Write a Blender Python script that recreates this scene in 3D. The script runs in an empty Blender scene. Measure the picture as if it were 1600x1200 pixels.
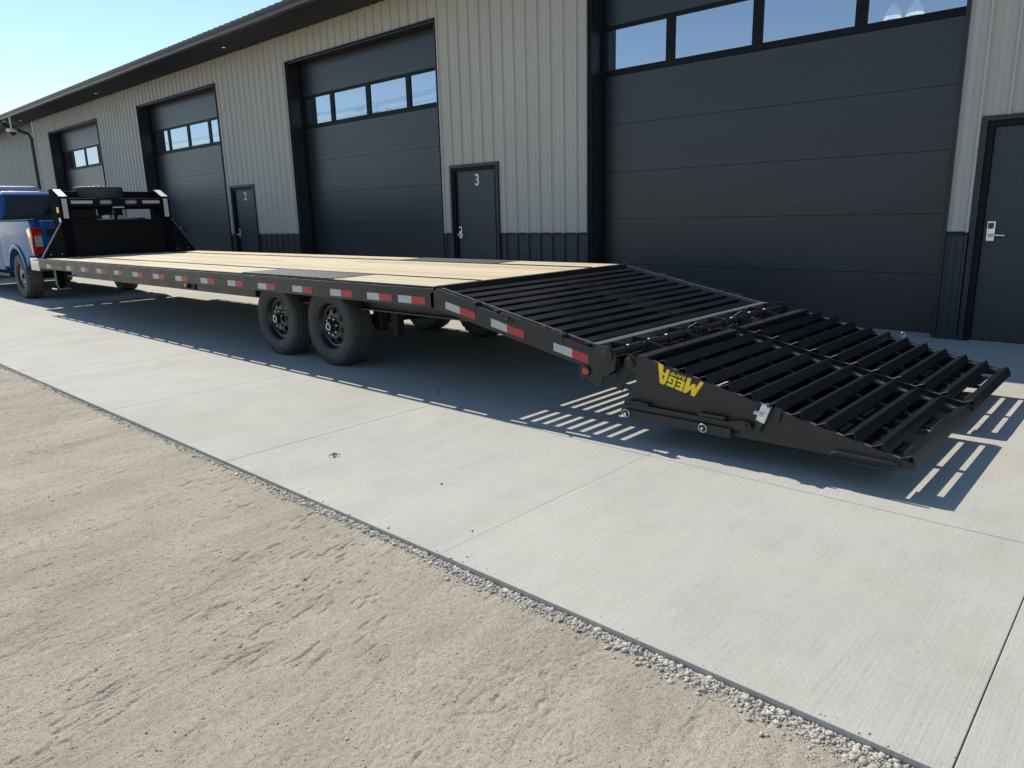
import bpy, bmesh, math, random
import numpy as np
from mathutils import Vector, Matrix

random.seed(7)
rng = np.random.default_rng(7)
scene = bpy.context.scene
C = scene.collection

# ---------------------------------------------------------------- camera, sky, sun, exposure
CAMH = 1.35
cam = bpy.data.objects.new('camera', bpy.data.cameras.new('camera'))
C.objects.link(cam)
cam.data.sensor_fit = 'HORIZONTAL'
cam.data.sensor_width = 36.0
cam.data.lens = 25.3745
cam.data.clip_start = 0.05
cam.data.clip_end = 3000.0
_r = Vector((0.73907679, 0.67317138, -0.02461289))
_u = Vector((-0.13651881, 0.18546424, 0.97312159))
_f = Vector((-0.65964241, 0.71585146, -0.22897288))
cam.matrix_world = Matrix(((_r.x, _u.x, -_f.x, 0.0), (_r.y, _u.y, -_f.y, 0.0), (_r.z, _u.z, -_f.z, CAMH), (0, 0, 0, 1)))
scene.camera = cam

SUN_TRAVEL = Vector((0.93, -0.17, -1.0)).normalized()
SUN_ELEV = math.asin(-SUN_TRAVEL.z)
SUN_ROT = math.atan2(-SUN_TRAVEL.x, -SUN_TRAVEL.y) % (2 * math.pi)

world = bpy.data.worlds.new('World')
scene.world = world
world.use_nodes = True
wn = world.node_tree.nodes
wl = world.node_tree.links
wn.clear()
w_out = wn.new('ShaderNodeOutputWorld')
w_bg = wn.new('ShaderNodeBackground')
w_sky = wn.new('ShaderNodeTexSky')
w_sky.sky_type = 'NISHITA'
w_sky.sun_disc = False
w_sky.sun_elevation = SUN_ELEV
w_sky.sun_rotation = SUN_ROT
w_sky.altitude = 200
w_sky.air_density = 1.0
w_sky.dust_density = 0.05
w_sky.ozone_density = 2.0
w_bg.inputs['Strength'].default_value = 0.12
wl.new(w_sky.outputs[0], w_bg.inputs[0])
wl.new(w_bg.outputs[0], w_out.inputs[0])

sun_data = bpy.data.lights.new('sun', 'SUN')
sun_data.energy = 4.0
sun_data.angle = math.radians(0.5)
sun_data.color = (1.0, 0.93, 0.80)
sun = bpy.data.objects.new('sun', sun_data)
C.objects.link(sun)
sun.rotation_euler = SUN_TRAVEL.to_track_quat('-Z', 'Y').to_euler()
sun.location = (-20, 5, 30)

scene.view_settings.view_transform = 'Standard'
scene.view_settings.look = 'None'
scene.view_settings.gamma = 1.0
scene.view_settings.exposure = 0.48
scene.view_settings.use_curve_mapping = False
scene.cycles.use_denoising = True
scene.cycles.max_bounces = 8
scene.cycles.diffuse_bounces = 4
scene.cycles.glossy_bounces = 4
scene.cycles.transparent_max_bounces = 8
scene.cycles.caustics_reflective = False
scene.cycles.caustics_refractive = False

# ---------------------------------------------------------------- materials
def nodes_of(name):
    m = bpy.data.materials.new(name)
    m.use_nodes = True
    return m, m.node_tree.nodes, m.node_tree.links, m.node_tree.nodes['Principled BSDF']

def mapping(nt, ln, scale, rot=(0, 0, 0)):
    g = nt.new('ShaderNodeNewGeometry')
    mp = nt.new('ShaderNodeMapping')
    mp.inputs['Scale'].default_value = scale
    mp.inputs['Rotation'].default_value = rot
    ln.new(g.outputs['Position'], mp.inputs['Vector'])
    return mp

def noise(nt, ln, scale3, detail=4.0, rough=0.55, rot=(0, 0, 0), dist=0.0):
    mp = mapping(nt, ln, scale3, rot)
    n = nt.new('ShaderNodeTexNoise')
    n.inputs['Scale'].default_value = 1.0
    n.inputs['Detail'].default_value = detail
    n.inputs['Roughness'].default_value = rough
    n.inputs['Distortion'].default_value = dist
    ln.new(mp.outputs[0], n.inputs['Vector'])
    return n

def ramp(nt, ln, src, stops):
    r = nt.new('ShaderNodeValToRGB')
    els = r.color_ramp.elements
    while len(els) < len(stops):
        els.new(0.5)
    for e, (p, c) in zip(els, stops):
        e.position = p
        e.color = (*c, 1.0) if len(c) == 3 else c
    ln.new(src, r.inputs[0])
    return r

def mix(nt, ln, a, b, fac, mode='MULTIPLY'):
    m = nt.new('ShaderNodeMix')
    m.data_type = 'RGBA'
    m.blend_type = mode
    if hasattr(fac, 'is_linked') or hasattr(fac, 'links'):
        ln.new(fac, m.inputs[0])
    else:
        m.inputs[0].default_value = fac
    for s, i in ((a, 6), (b, 7)):
        if isinstance(s, tuple):
            m.inputs[i].default_value = (*s, 1.0)
        else:
            ln.new(s, m.inputs[i])
    return m.outputs[2]

def bump(nt, ln, b, height, strength, dist=0.01, prev=None):
    n = nt.new('ShaderNodeBump')
    n.inputs['Strength'].default_value = strength
    n.inputs['Distance'].default_value = dist
    ln.new(height, n.inputs['Height'])
    if prev is not None:
        ln.new(prev, n.inputs['Normal'])
    ln.new(n.outputs[0], b.inputs['Normal'])
    return n.outputs[0]

def mat(name, col, rough=0.5, metal=0.0, var=0.12, vscale=6.0, bmp=0.0, bscale=80.0, coat=0.0, spec=0.5, rvar=0.08):
    m, nt, ln, b = nodes_of(name)
    n = noise(nt, ln, (vscale,) * 3, 5.0, 0.6)
    lo = tuple(c * (1 - var) for c in col)
    hi = tuple(min(1, c * (1 + var)) for c in col)
    r = ramp(nt, ln, n.outputs['Fac'], [(0.3, lo), (0.7, hi)])
    ln.new(r.outputs[0], b.inputs['Base Color'])
    rr = nt.new('ShaderNodeMapRange')
    rr.inputs[1].default_value = 0.3
    rr.inputs[2].default_value = 0.7
    rr.inputs[3].default_value = max(0.02, rough - rvar)
    rr.inputs[4].default_value = min(1, rough + rvar)
    n2 = noise(nt, ln, (vscale * 2.3,) * 3, 4.0, 0.6)
    ln.new(n2.outputs['Fac'], rr.inputs[0])
    ln.new(rr.outputs[0], b.inputs['Roughness'])
    b.inputs['Metallic'].default_value = metal
    b.inputs['Specular IOR Level'].default_value = spec
    if coat:
        b.inputs['Coat Weight'].default_value = coat
        b.inputs['Coat Roughness'].default_value = 0.06
    if bmp:
        n3 = noise(nt, ln, (bscale,) * 3, 3.0, 0.6)
        bump(nt, ln, b, n3.outputs['Fac'], bmp, 0.004)
    return m

def mat_concrete():
    m, nt, ln, b = nodes_of('broomed_concrete')
    big = noise(nt, ln, (0.55, 0.35, 1), 5, 0.6)
    base = ramp(nt, ln, big.outputs['Fac'], [(0.25, (0.38, 0.374, 0.340)), (0.5, (0.425, 0.419, 0.383)), (0.75, (0.47, 0.463, 0.425))])
    mid = noise(nt, ln, (3.4, 2.0, 1), 7, 0.7)
    midr = ramp(nt, ln, mid.outputs['Fac'], [(0.28, (0.80, 0.80, 0.79)), (0.5, (0.97, 0.97, 0.96)), (0.72, (1.08, 1.075, 1.06))])
    c = mix(nt, ln, base.outputs[0], midr.outputs[0], 0.6)
    broom = noise(nt, ln, (190, 1.3, 1), 2, 0.5, dist=0.1)
    br = ramp(nt, ln, broom.outputs['Fac'], [(0.3, (0.82, 0.82, 0.81)), (0.5, (0.99, 0.99, 0.99)), (0.72, (1.08, 1.08, 1.08))])
    c = mix(nt, ln, c, br.outputs[0], 0.30)
    fine = noise(nt, ln, (260, 260, 1), 2, 0.7)
    fr = ramp(nt, ln, fine.outputs['Fac'], [(0.28, (0.78, 0.77, 0.75)), (0.5, (1, 1, 1)), (0.75, (1.05, 1.05, 1.05))])
    c = mix(nt, ln, c, fr.outputs[0], 0.8)
    gr1 = noise(nt, ln, (75, 60, 1), 3, 0.75)
    gr1r = ramp(nt, ln, gr1.outputs['Fac'], [(0.3, (0.86, 0.86, 0.85)), (0.5, (1, 1, 1)), (0.7, (1.08, 1.08, 1.07))])
    c = mix(nt, ln, c, gr1r.outputs[0], 0.7)
    sc = noise(nt, ln, (48, 3.5, 1), 2, 0.6, rot=(0, 0, 0.12))
    scr_ = ramp(nt, ln, sc.outputs['Fac'], [(0.60, (1, 1, 1)), (0.72, (0.90, 0.90, 0.89))])
    c = mix(nt, ln, c, scr_.outputs[0], 0.8)
    # sparse dark specks and tan dust
    speck = noise(nt, ln, (42, 42, 1), 1.0, 0.5)
    sr = ramp(nt, ln, speck.outputs['Fac'], [(0.0, (1, 1, 1)), (0.775, (1, 1, 1)), (0.80, (0.62, 0.6, 0.56))])
    c = mix(nt, ln, c, sr.outputs[0], 0.8)
    dust = noise(nt, ln, (0.9, 1.5, 1), 5, 0.7)
    dr = ramp(nt, ln, dust.outputs['Fac'], [(0.5, (1, 1, 1)), (0.75, (1.0, 0.965, 0.89))])
    c = mix(nt, ln, c, dr.outputs[0], 0.8)
    ln.new(c, b.inputs['Base Color'])
    b.inputs['Roughness'].default_value = 0.86
    b.inputs['Specular IOR Level'].default_value = 0.3
    p = bump(nt, ln, b, broom.outputs['Fac'], 0.3, 0.003)
    bump(nt, ln, b, fine.outputs['Fac'], 0.25, 0.003, p)
    return m

def mat_dirt():
    m, nt, ln, b = nodes_of('packed_sandy_gravel')
    big = noise(nt, ln, (1.9, 0.7, 1), 6, 0.66, rot=(0, 0, 0.2))
    base = ramp(nt, ln, big.outputs['Fac'], [(0.25, (0.375, 0.336, 0.268)), (0.5, (0.458, 0.415, 0.338)), (0.75, (0.538, 0.49, 0.405))])
    mid = noise(nt, ln, (6, 2.2, 3), 6, 0.7)
    mr = ramp(nt, ln, mid.outputs['Fac'], [(0.25, (0.80, 0.80, 0.80)), (0.55, (1, 1, 1)), (0.8, (1.1, 1.09, 1.06))])
    c = mix(nt, ln, base.outputs[0], mr.outputs[0], 0.85)
    fine = noise(nt, ln, (170, 170, 170), 4, 0.75)
    fr = ramp(nt, ln, fine.outputs['Fac'], [(0.32, (0.42, 0.41, 0.39)), (0.48, (0.97, 0.97, 0.97)), (0.72, (1.22, 1.21, 1.18))])
    c = mix(nt, ln, c, fr.outputs[0], 0.75)
    gr1 = noise(nt, ln, (70, 48, 70), 4, 0.8)
    gr1r = ramp(nt, ln, gr1.outputs['Fac'], [(0.30, (0.62, 0.61, 0.59)), (0.47, (1, 1, 1)), (0.72, (1.14, 1.13, 1.10))])
    c = mix(nt, ln, c, gr1r.outputs[0], 0.75)
    ln.new(c, b.inputs['Base Color'])
    b.inputs['Roughness'].default_value = 0.95
    b.inputs['Specular IOR Level'].default_value = 0.15
    p = bump(nt, ln, b, mid.outputs['Fac'], 0.25, 0.010)
    p = bump(nt, ln, b, gr1.outputs['Fac'], 0.45, 0.010, p)
    bump(nt, ln, b, fine.outputs['Fac'], 0.9, 0.008, p)
    return m

def mat_wood():
    m, nt, ln, b = nodes_of('pale_pine')
    oi = nt.new('ShaderNodeObjectInfo')
    tint = ramp(nt, ln, oi.outputs['Random'], [(0.0, (0.42, 0.34, 0.215)), (0.35, (0.55, 0.46, 0.315)), (0.7, (0.48, 0.415, 0.28)), (1.0, (0.61, 0.53, 0.385))])
    g = noise(nt, ln, (0.9, 34, 34), 5, 0.6, dist=0.6)
    gr = ramp(nt, ln, g.outputs['Fac'], [(0.28, (0.78, 0.70, 0.56)), (0.5, (1, 1, 1)), (0.75, (1.05, 1.05, 1.03))])
    c = mix(nt, ln, tint.outputs[0], gr.outputs[0], 0.9)
    k = noise(nt, ln, (2.4, 11, 11), 1.5, 0.5)
    kr = ramp(nt, ln, k.outputs['Fac'], [(0.0, (1, 1, 1)), (0.70, (1, 1, 1)), (0.76, (0.62, 0.46, 0.28))])
    c = mix(nt, ln, c, kr.outputs[0], 0.8)
    ln.new(c, b.inputs['Base Color'])
    b.inputs['Roughness'].default_value = 0.75
    bump(nt, ln, b, g.outputs['Fac'], 0.15, 0.003)
    return m

def mat_tread():
    m, nt, ln, b = nodes_of('galvanised_tread_plate')
    b.inputs['Base Color'].default_value = (0.06, 0.066, 0.072, 1)
    b.inputs['Metallic'].default_value = 0.5
    b.inputs['Roughness'].default_value = 0.5
    w1 = nt.new('ShaderNodeTexVoronoi')
    mp = mapping(nt, ln, (38, 38, 38))
    ln.new(mp.outputs[0], w1.inputs['Vector'])
    w1.inputs['Scale'].default_value = 1
    bump(nt, ln, b, w1.outputs['Distance'], 0.9, 0.006)
    return m

def mat_glass(name, tint=(0.5, 0.55, 0.6), refl=0.62, trans=0.3):
    m, nt, ln, b = nodes_of(name)
    nt.remove(b)
    out = nt['Material Output']
    gl = nt.new('ShaderNodeBsdfGlossy')
    gl.inputs['Roughness'].default_value = 0.015
    gl.inputs['Color'].default_value = (*tint, 1)
    tr = nt.new('ShaderNodeBsdfTransparent')
    tr.inputs['Color'].default_value = (trans, trans, trans, 1)
    mx = nt.new('ShaderNodeMixShader')
    mx.inputs[0].default_value = refl
    ln.new(tr.outputs[0], mx.inputs[1])
    ln.new(gl.outputs[0], mx.inputs[2])
    ln.new(mx.outputs[0], out.inputs['Surface'])
    return m

def mat_emit(name, col, s):
    m, nt, ln, b = nodes_of(name)
    b.inputs['Base Color'].default_value = (0.8, 0.8, 0.8, 1)
    b.inputs['Emission Color'].default_value = (*col, 1)
    b.inputs['Emission Strength'].default_value = s
    return m

def mat_door():
    # slate painted overhead door skin with fine horizontal embossing
    m, nt, ln, b = nodes_of('slate_door_steel')
    n = noise(nt, ln, (1.2, 1.2, 2.0), 4, 0.5)
    r = ramp(nt, ln, n.outputs['Fac'], [(0.3, (0.013, 0.016, 0.021)), (0.7, (0.016, 0.020, 0.026))])
    ln.new(r.outputs[0], b.inputs['Base Color'])
    b.inputs['Roughness'].default_value = 0.36
    b.inputs['Specular IOR Level'].default_value = 0.6
    g = noise(nt, ln, (3, 3, 160), 3, 0.6)
    bump(nt, ln, b, g.outputs['Fac'], 0.12, 0.003)
    return m

def mat_panel(name, lo, hi, rough):
    m, nt, ln, b = nodes_of(name)
    n = noise(nt, ln, (0.7, 0.7, 0.35), 5, 0.6)
    r = ramp(nt, ln, n.outputs['Fac'], [(0.3, lo), (0.7, hi)])
    st = noise(nt, ln, (14, 14, 0.5), 4, 0.6)
    sr = ramp(nt, ln, st.outputs['Fac'], [(0.3, (0.93, 0.93, 0.92)), (0.6, (1, 1, 1))])
    c = mix(nt, ln, r.outputs[0], sr.outputs[0], 0.8)
    ln.new(c, b.inputs['Base Color'])
    b.inputs['Roughness'].default_value = rough
    return m

def mat_frame():
    # black powder coat with dust, scuffs and faint drips
    m, nt, ln, b = nodes_of('black_powder_coat')
    n = noise(nt, ln, (5, 5, 5), 6, 0.65)
    r = ramp(nt, ln, n.outputs['Fac'], [(0.35, (0.0085, 0.009, 0.0095)), (0.62, (0.014, 0.014, 0.014)), (0.8, (0.034, 0.032, 0.029))])
    st = noise(nt, ln, (60, 60, 3), 3, 0.6)
    sr = ramp(nt, ln, st.outputs['Fac'], [(0.55, (1, 1, 1)), (0.75, (1.7, 1.68, 1.6))])
    c = mix(nt, ln, r.outputs[0], sr.outputs[0], 0.6)
    ln.new(c, b.inputs['Base Color'])
    rr = nt.new('ShaderNodeMapRange')
    rr.inputs[1].default_value = 0.3
    rr.inputs[2].default_value = 0.7
    rr.inputs[3].default_value = 0.30
    rr.inputs[4].default_value = 0.52
    ln.new(n.outputs['Fac'], rr.inputs[0])
    ln.new(rr.outputs[0], b.inputs['Roughness'])
    o = noise(nt, ln, (220, 220, 220), 2, 0.5)
    bump(nt, ln, b, o.outputs['Fac'], 0.06, 0.002)
    return m

M = {
    'concrete': mat_concrete(), 'dirt': mat_dirt(), 'wood': mat_wood(), 'tread': mat_tread(),
    'siding': mat_panel('greige_steel_siding', (0.455, 0.424, 0.368), (0.488, 0.455, 0.397), 0.45),
    'wing': mat_panel('taupe_steel_siding', (0.10, 0.092, 0.080), (0.115, 0.106, 0.094), 0.5),
    'wains': mat_panel('charcoal_steel_siding', (0.018, 0.023, 0.030), (0.023, 0.029, 0.037), 0.4),
    'trim': mat('charcoal_trim', (0.013, 0.015, 0.020), 0.42, var=0.1),
    'soffit': mat('charcoal_soffit', (0.028, 0.031, 0.037), 0.55, var=0.1),
    'gutter': mat('charcoal_gutter', (0.040, 0.043, 0.050), 0.38, var=0.08),
    'roof': mat('charcoal_roof', (0.06, 0.062, 0.066), 0.45, var=0.1),
    'door': mat_door(),
    'doorleaf': mat('slate_entry_door', (0.024, 0.029, 0.037), 0.4, var=0.06, bmp=0.03, bscale=200),
    'doorframe': mat('dark_door_frame', (0.006, 0.007, 0.009), 0.55, var=0.08, spec=0.2),
    'rubber_dark': mat('window_gasket', (0.012, 0.012, 0.013), 0.6),
    'glass': mat_glass('sky_mirroring_glass', (0.62, 0.66, 0.72), 0.7, 0.55),
    'white': mat('white_paint', (0.78, 0.78, 0.76), 0.5, var=0.04),
    'chrome': mat('brushed_chrome', (0.62, 0.62, 0.62), 0.25, 1.0, var=0.08),
    'zinc': mat('zinc_plate', (0.62, 0.68, 0.72), 0.3, 1.0, var=0.2, vscale=40),
    'frame': mat_frame(),
    'deep_black': mat('deep_black_paint', (0.0050, 0.0062, 0.0085), 0.36, var=0.15, vscale=3, rvar=0.03, spec=0.14),  # darker, bluer and less reflective black than the frame coat
    'matt': mat('matt_black_paint', (0.006, 0.007, 0.009), 0.85, var=0.15, vscale=3, rvar=0.02, spec=0.04),
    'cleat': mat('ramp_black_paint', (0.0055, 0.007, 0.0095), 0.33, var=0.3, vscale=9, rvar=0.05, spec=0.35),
    'dust_sun_grey': mat('dust_sun_grey_bar', (0.10, 0.10, 0.10), 0.42, var=0.3, vscale=12),  # black bars greyed for dust and for sun glare put into the colour
    'slat': mat('worn_black_slat', (0.0045, 0.0058, 0.008), 0.36, var=0.5, vscale=5, spec=0.3, bmp=0.08, bscale=120),
    'tyre': mat('tyre_rubber', (0.022, 0.022, 0.0225), 0.6, var=0.25, vscale=14, bmp=0.15, bscale=160),
    'tread_rubber': mat('dusty_tread_rubber', (0.070, 0.067, 0.061), 0.8, var=0.25, vscale=14),
    'tyre_truck': mat('dusty_truck_rubber', (0.13, 0.115, 0.092), 0.85, var=0.3, vscale=18, bmp=0.15, bscale=160),
    'rim': mat('black_steel_rim', (0.014, 0.015, 0.017), 0.3, var=0.15, vscale=20),
    'alloy': mat('grey_alloy', (0.42, 0.43, 0.44), 0.35, 0.8, var=0.1),
    'tape_w': mat('white_reflective_tape', (0.46, 0.46, 0.44), 0.45, var=0.08, vscale=60),
    'tape_r': mat('red_reflective_tape', (0.42, 0.030, 0.034), 0.4, var=0.12, vscale=60),
    'decal': mat('worn_yellow_decal', (0.16, 0.12, 0.05), 0.5, var=0.5, vscale=70),
    'yellow': mat('yellow_vinyl', (0.95, 0.62, 0.02), 0.4, var=0.05),
    'red_lens': mat('red_lens', (0.55, 0.012, 0.015), 0.15, var=0.08, coat=0.6),
    'tail_lens': mat('tail_lens', (0.42, 0.012, 0.016), 0.12, var=0.2, vscale=25, coat=0.8),
    'clear_lens': mat('clear_lens', (0.40, 0.39, 0.36), 0.2, var=0.3, vscale=40, coat=0.5),
    'amber': mat('amber_lens', (0.55, 0.26, 0.05), 0.2, coat=0.5),
    'blue': mat('blue_truck_paint', (0.008, 0.085, 0.27), 0.35, 0.0, var=0.03, rvar=0.01, coat=0.16, spec=0.3),
    'tint': mat('tinted_vehicle_glass', (0.008, 0.010, 0.013), 0.06, spec=0.4, var=0.05, rvar=0.02),
    'plastic': mat('black_plastic', (0.016, 0.016, 0.017), 0.55),
    'grey_plastic': mat('grey_plastic', (0.16, 0.16, 0.16), 0.4),
    'stone': mat('crushed_limestone', (0.41, 0.38, 0.325), 0.9, var=0.3, vscale=24, bmp=0.3, bscale=260),
    'grit': mat('sandy_grit', (0.42, 0.385, 0.31), 0.95, var=0.35, vscale=60, spec=0.1),
    'twig': mat('dry_brown_plant', (0.05, 0.042, 0.03), 0.8),
    'lens_dark': mat('smoked_dome', (0.02, 0.02, 0.022), 0.08),
    'white_plastic': mat('white_plastic', (0.66, 0.66, 0.64), 0.4, var=0.05),
    'interior': mat('interior_steel', (0.10, 0.10, 0.10), 0.8),
    'lamp': mat_emit('lit_lamp', (1.0, 0.93, 0.82), 9.0),
    'shade': mat_emit('glowing_shade', (0.9, 0.9, 0.95), 1.6),
    'potlight': mat_emit('soffit_lamp', (1.0, 0.95, 0.88), 0.25),
    'bark': mat('bark', (0.09, 0.07, 0.05), 0.9),
    'leaf': mat('leaf', (0.05, 0.085, 0.025), 0.6, var=0.4, vscale=3),
    'cable': mat('cable', (0.02, 0.02, 0.02), 0.6),
}

# ---------------------------------------------------------------- mesh helpers
ORG = {}

class MB:
    def __init__(s):
        s.v = []
        s.f = []
    def add(s, vs, fs):
        o = len(s.v)
        s.v += [tuple(p) for p in vs]
        s.f += [tuple(i + o for i in q) for q in fs]
        return s
    def box(s, x0, x1, y0, y1, z0, z1):
        return s.add([(x0, y0, z0), (x1, y0, z0), (x1, y1, z0), (x0, y1, z0), (x0, y0, z1), (x1, y0, z1), (x1, y1, z1), (x0, y1, z1)],
                     [(0, 3, 2, 1), (4, 5, 6, 7), (0, 1, 5, 4), (1, 2, 6, 5), (2, 3, 7, 6), (3, 0, 4, 7)])
    def prism(s, poly, ax, a, b):
        n = len(poly)
        def P(p, t):
            return {'x': (t, p[0], p[1]), 'y': (p[0], t, p[1]), 'z': (p[0], p[1], t)}[ax]
        vs = [P(p, a) for p in poly] + [P(p, b) for p in poly]
        fs = [tuple(range(n))[::-1], tuple(range(n, 2 * n))] + [(i, (i + 1) % n, n + (i + 1) % n, n + i) for i in range(n)]
        return s.add(vs, fs)
    def tube(s, pts, r, n=8, closed=False):
        pts = [Vector(p) for p in pts]
        m = len(pts)
        rings = []
        up = None
        for i, p in enumerate(pts):
            if closed:
                t = (pts[(i + 1) % m] - pts[i - 1]).normalized()
            else:
                t = (pts[min(i + 1, m - 1)] - pts[max(i - 1, 0)]).normalized()
            if up is None:
                up = Vector((0, 0, 1)) if abs(t.z) < 0.9 else Vector((1, 0, 0))
            a = up - t * up.dot(t)
            if a.length < 1e-4:
                a = t.orthogonal()
            a.normalize()
            up = a
            b = t.cross(a)
            rr = r[i] if isinstance(r, (list, tuple)) else r
            rings.append([p + a * rr * math.cos(2 * math.pi * k / n) + b * rr * math.sin(2 * math.pi * k / n) for k in range(n)])
        vs = [q for g in rings for q in g]
        fs = []
        for i in range(m if closed else m - 1):
            j = (i + 1) % m
            for k in range(n):
                l = (k + 1) % n
                fs.append((i * n + k, i * n + l, j * n + l, j * n + k))
        if not closed:
            fs += [tuple(range(n))[::-1], tuple((m - 1) * n + k for k in range(n))]
        return s.add(vs, fs)
    def lathe(s, c, prof, n=48, ax='y', cap=True, rfun=None):
        vs = []
        for j, (r, h) in enumerate(prof):
            for k in range(n):
                a = 2 * math.pi * k / n
                rr = r if rfun is None else rfun(j, k, r)
                if ax == 'y':
                    vs.append((c[0] + rr * math.cos(a), c[1] + h, c[2] + rr * math.sin(a)))
                elif ax == 'z':
                    vs.append((c[0] + rr * math.cos(a), c[1] + rr * math.sin(a), c[2] + h))
                else:
                    vs.append((c[0] + h, c[1] + rr * math.cos(a), c[2] + rr * math.sin(a)))
        fs = []
        for j in range(len(prof) - 1):
            for k in range(n):
                l = (k + 1) % n
                fs.append((j * n + k, j * n + l, (j + 1) * n + l, (j + 1) * n + k))
        if cap:
            fs += [tuple(range(n)), tuple((len(prof) - 1) * n + k for k in range(n))]
        return s.add(vs, fs)
    def bar(s, p0, p1, w, t, wdir=(0, 1, 0)):
        # rectangular bar between two points; w along wdir, t perpendicular
        p0, p1, wd = Vector(p0), Vector(p1), Vector(wdir).normalized()
        d = (p1 - p0).normalized()
        wd = (wd - d * wd.dot(d)).normalized()
        td = d.cross(wd)
        vs = []
        for p in (p0, p1):
            for a, b in ((-1, -1), (1, -1), (1, 1), (-1, 1)):
                vs.append(p + wd * a * w / 2 + td * b * t / 2)
        return s.add(vs, [(0, 3, 2, 1), (4, 5, 6, 7), (0, 1, 5, 4), (1, 2, 6, 5), (2, 3, 7, 6), (3, 0, 4, 7)])
    def mesh(s, name, m, org=(0, 0, 0), bevel=0.0, smooth=False, segs=2, angle=30):
        me = bpy.data.meshes.new(name)
        ox, oy, oz = org
        me.from_pydata([(x - ox, y - oy, z - oz) for x, y, z in s.v], [], s.f)
        bm = bmesh.new()
        bm.from_mesh(me)
        bmesh.ops.recalc_face_normals(bm, faces=bm.faces)
        if bevel:
            es = [e for e in bm.edges if len(e.link_faces) == 2 and e.calc_face_angle(0) > math.radians(angle)]
            bmesh.ops.bevel(bm, geom=es, offset=bevel, segments=segs, affect='EDGES', profile=0.6, clamp_overlap=True)
        bm.to_mesh(me)
        bm.free()
        if smooth:
            for p in me.polygons:
                p.use_smooth = True
            if smooth != 'all':
                try:
                    me.set_sharp_from_angle(angle=math.radians(35))
                except Exception:
                    pass
        me.materials.append(m)
        return me
    def build(s, name, m, parent=None, bevel=0.0, smooth=False, segs=2, angle=30):
        org = ORG.get(parent.name, (0, 0, 0)) if parent else (0, 0, 0)
        me = s.mesh(name, m, org, bevel, smooth, segs, angle)
        o = bpy.data.objects.new(name, me)
        C.objects.link(o)
        if parent:
            o.parent = parent
        ORG[o.name] = org
        return o

def tag(o, label=None, cat=None, group=None, kind=None):
    if label: o['label'] = label
    if cat: o['category'] = cat
    if group: o['group'] = group
    if kind: o['kind'] = kind
    return o

def thing(name, loc, label, cat, group=None):
    o = bpy.data.objects.new(name, None)
    o.empty_display_size = 0.2
    C.objects.link(o)
    o.location = loc
    ORG[o.name] = tuple(loc)
    return tag(o, label, cat, group)

def inst(name, me, parent, loc, org=None, rot=None):
    # mesh data shared between alike pieces; loc in world space
    o = bpy.data.objects.new(name, me)
    C.objects.link(o)
    po = ORG.get(parent.name, (0, 0, 0))
    o.parent = parent
    o.location = (loc[0] - po[0], loc[1] - po[1], loc[2] - po[2])
    if rot:
        o.rotation_euler = rot
    ORG[o.name] = po
    return o

def text_mesh(body, size, extrude, m, xform, sx=1.0, offset=0.0):
    cu = bpy.data.curves.new('txt', 'FONT')
    cu.body = body
    cu.size = size
    cu.extrude = extrude
    cu.offset = offset
    cu.align_x = 'CENTER'
    cu.align_y = 'CENTER'
    o = bpy.data.objects.new('txt', cu)
    C.objects.link(o)
    dg = bpy.context.evaluated_depsgraph_get()
    me = bpy.data.meshes.new_from_object(o.evaluated_get(dg))
    me.transform(xform @ Matrix.Diagonal((sx, 1, 1, 1)))
    bpy.data.objects.remove(o)
    bpy.data.curves.remove(cu)
    me.materials.clear()
    me.materials.append(m)
    return me

# value noise for real relief
def vnoise(x, y, seed):
    xi = np.floor(x).astype(np.int64)
    yi = np.floor(y).astype(np.int64)
    xf = x - xi
    yf = y - yi
    def h(a, b):
        n = (a * 374761393 + b * 668265263 + seed * 1274126177) & 0xffffffff
        n = ((n ^ (n >> 13)) * 1103515245) & 0xffffffff
        n = n ^ (n >> 16)
        return (n & 0xffff) / 65535.0
    u = xf * xf * (3 - 2 * xf)
    v = yf * yf * (3 - 2 * yf)
    return (h(xi, yi) * (1 - u) + h(xi + 1, yi) * u) * (1 - v) + (h(xi, yi + 1) * (1 - u) + h(xi + 1, yi + 1) * u) * v

def grid_mesh(name, X, Y, Z, m, smooth=True):
    ny, nx = X.shape
    v = np.stack([X, Y, Z], -1).reshape(-1, 3)
    i = np.arange(ny * nx).reshape(ny, nx)
    q = np.stack([i[:-1, :-1], i[:-1, 1:], i[1:, 1:], i[1:, :-1]], -1).reshape(-1, 4)
    me = bpy.data.meshes.new(name)
    me.vertices.add(len(v))
    me.vertices.foreach_set('co', v.ravel().astype(np.float32))
    me.loops.add(q.size)
    me.loops.foreach_set('vertex_index', q.ravel().astype(np.int32))
    me.polygons.add(len(q))
    me.polygons.foreach_set('loop_start', np.arange(0, q.size, 4, dtype=np.int32))
    me.update(calc_edges=True)
    if smooth:
        me.polygons.foreach_set('use_smooth', np.ones(len(q), dtype=bool))
    me.materials.append(m)
    o = bpy.data.objects.new(name, me)
    C.objects.link(o)
    return o

# ---------------------------------------------------------------- ground
WALL = 8.37
EDGE = 1.79
g = MB()
g.add([(-900, -900, -0.052), (900, -900, -0.052), (900, 900, -0.052), (-900, 900, -0.052)], [(0, 1, 2, 3)])
tag(g.build('ground', M['dirt']), kind='structure')

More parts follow.
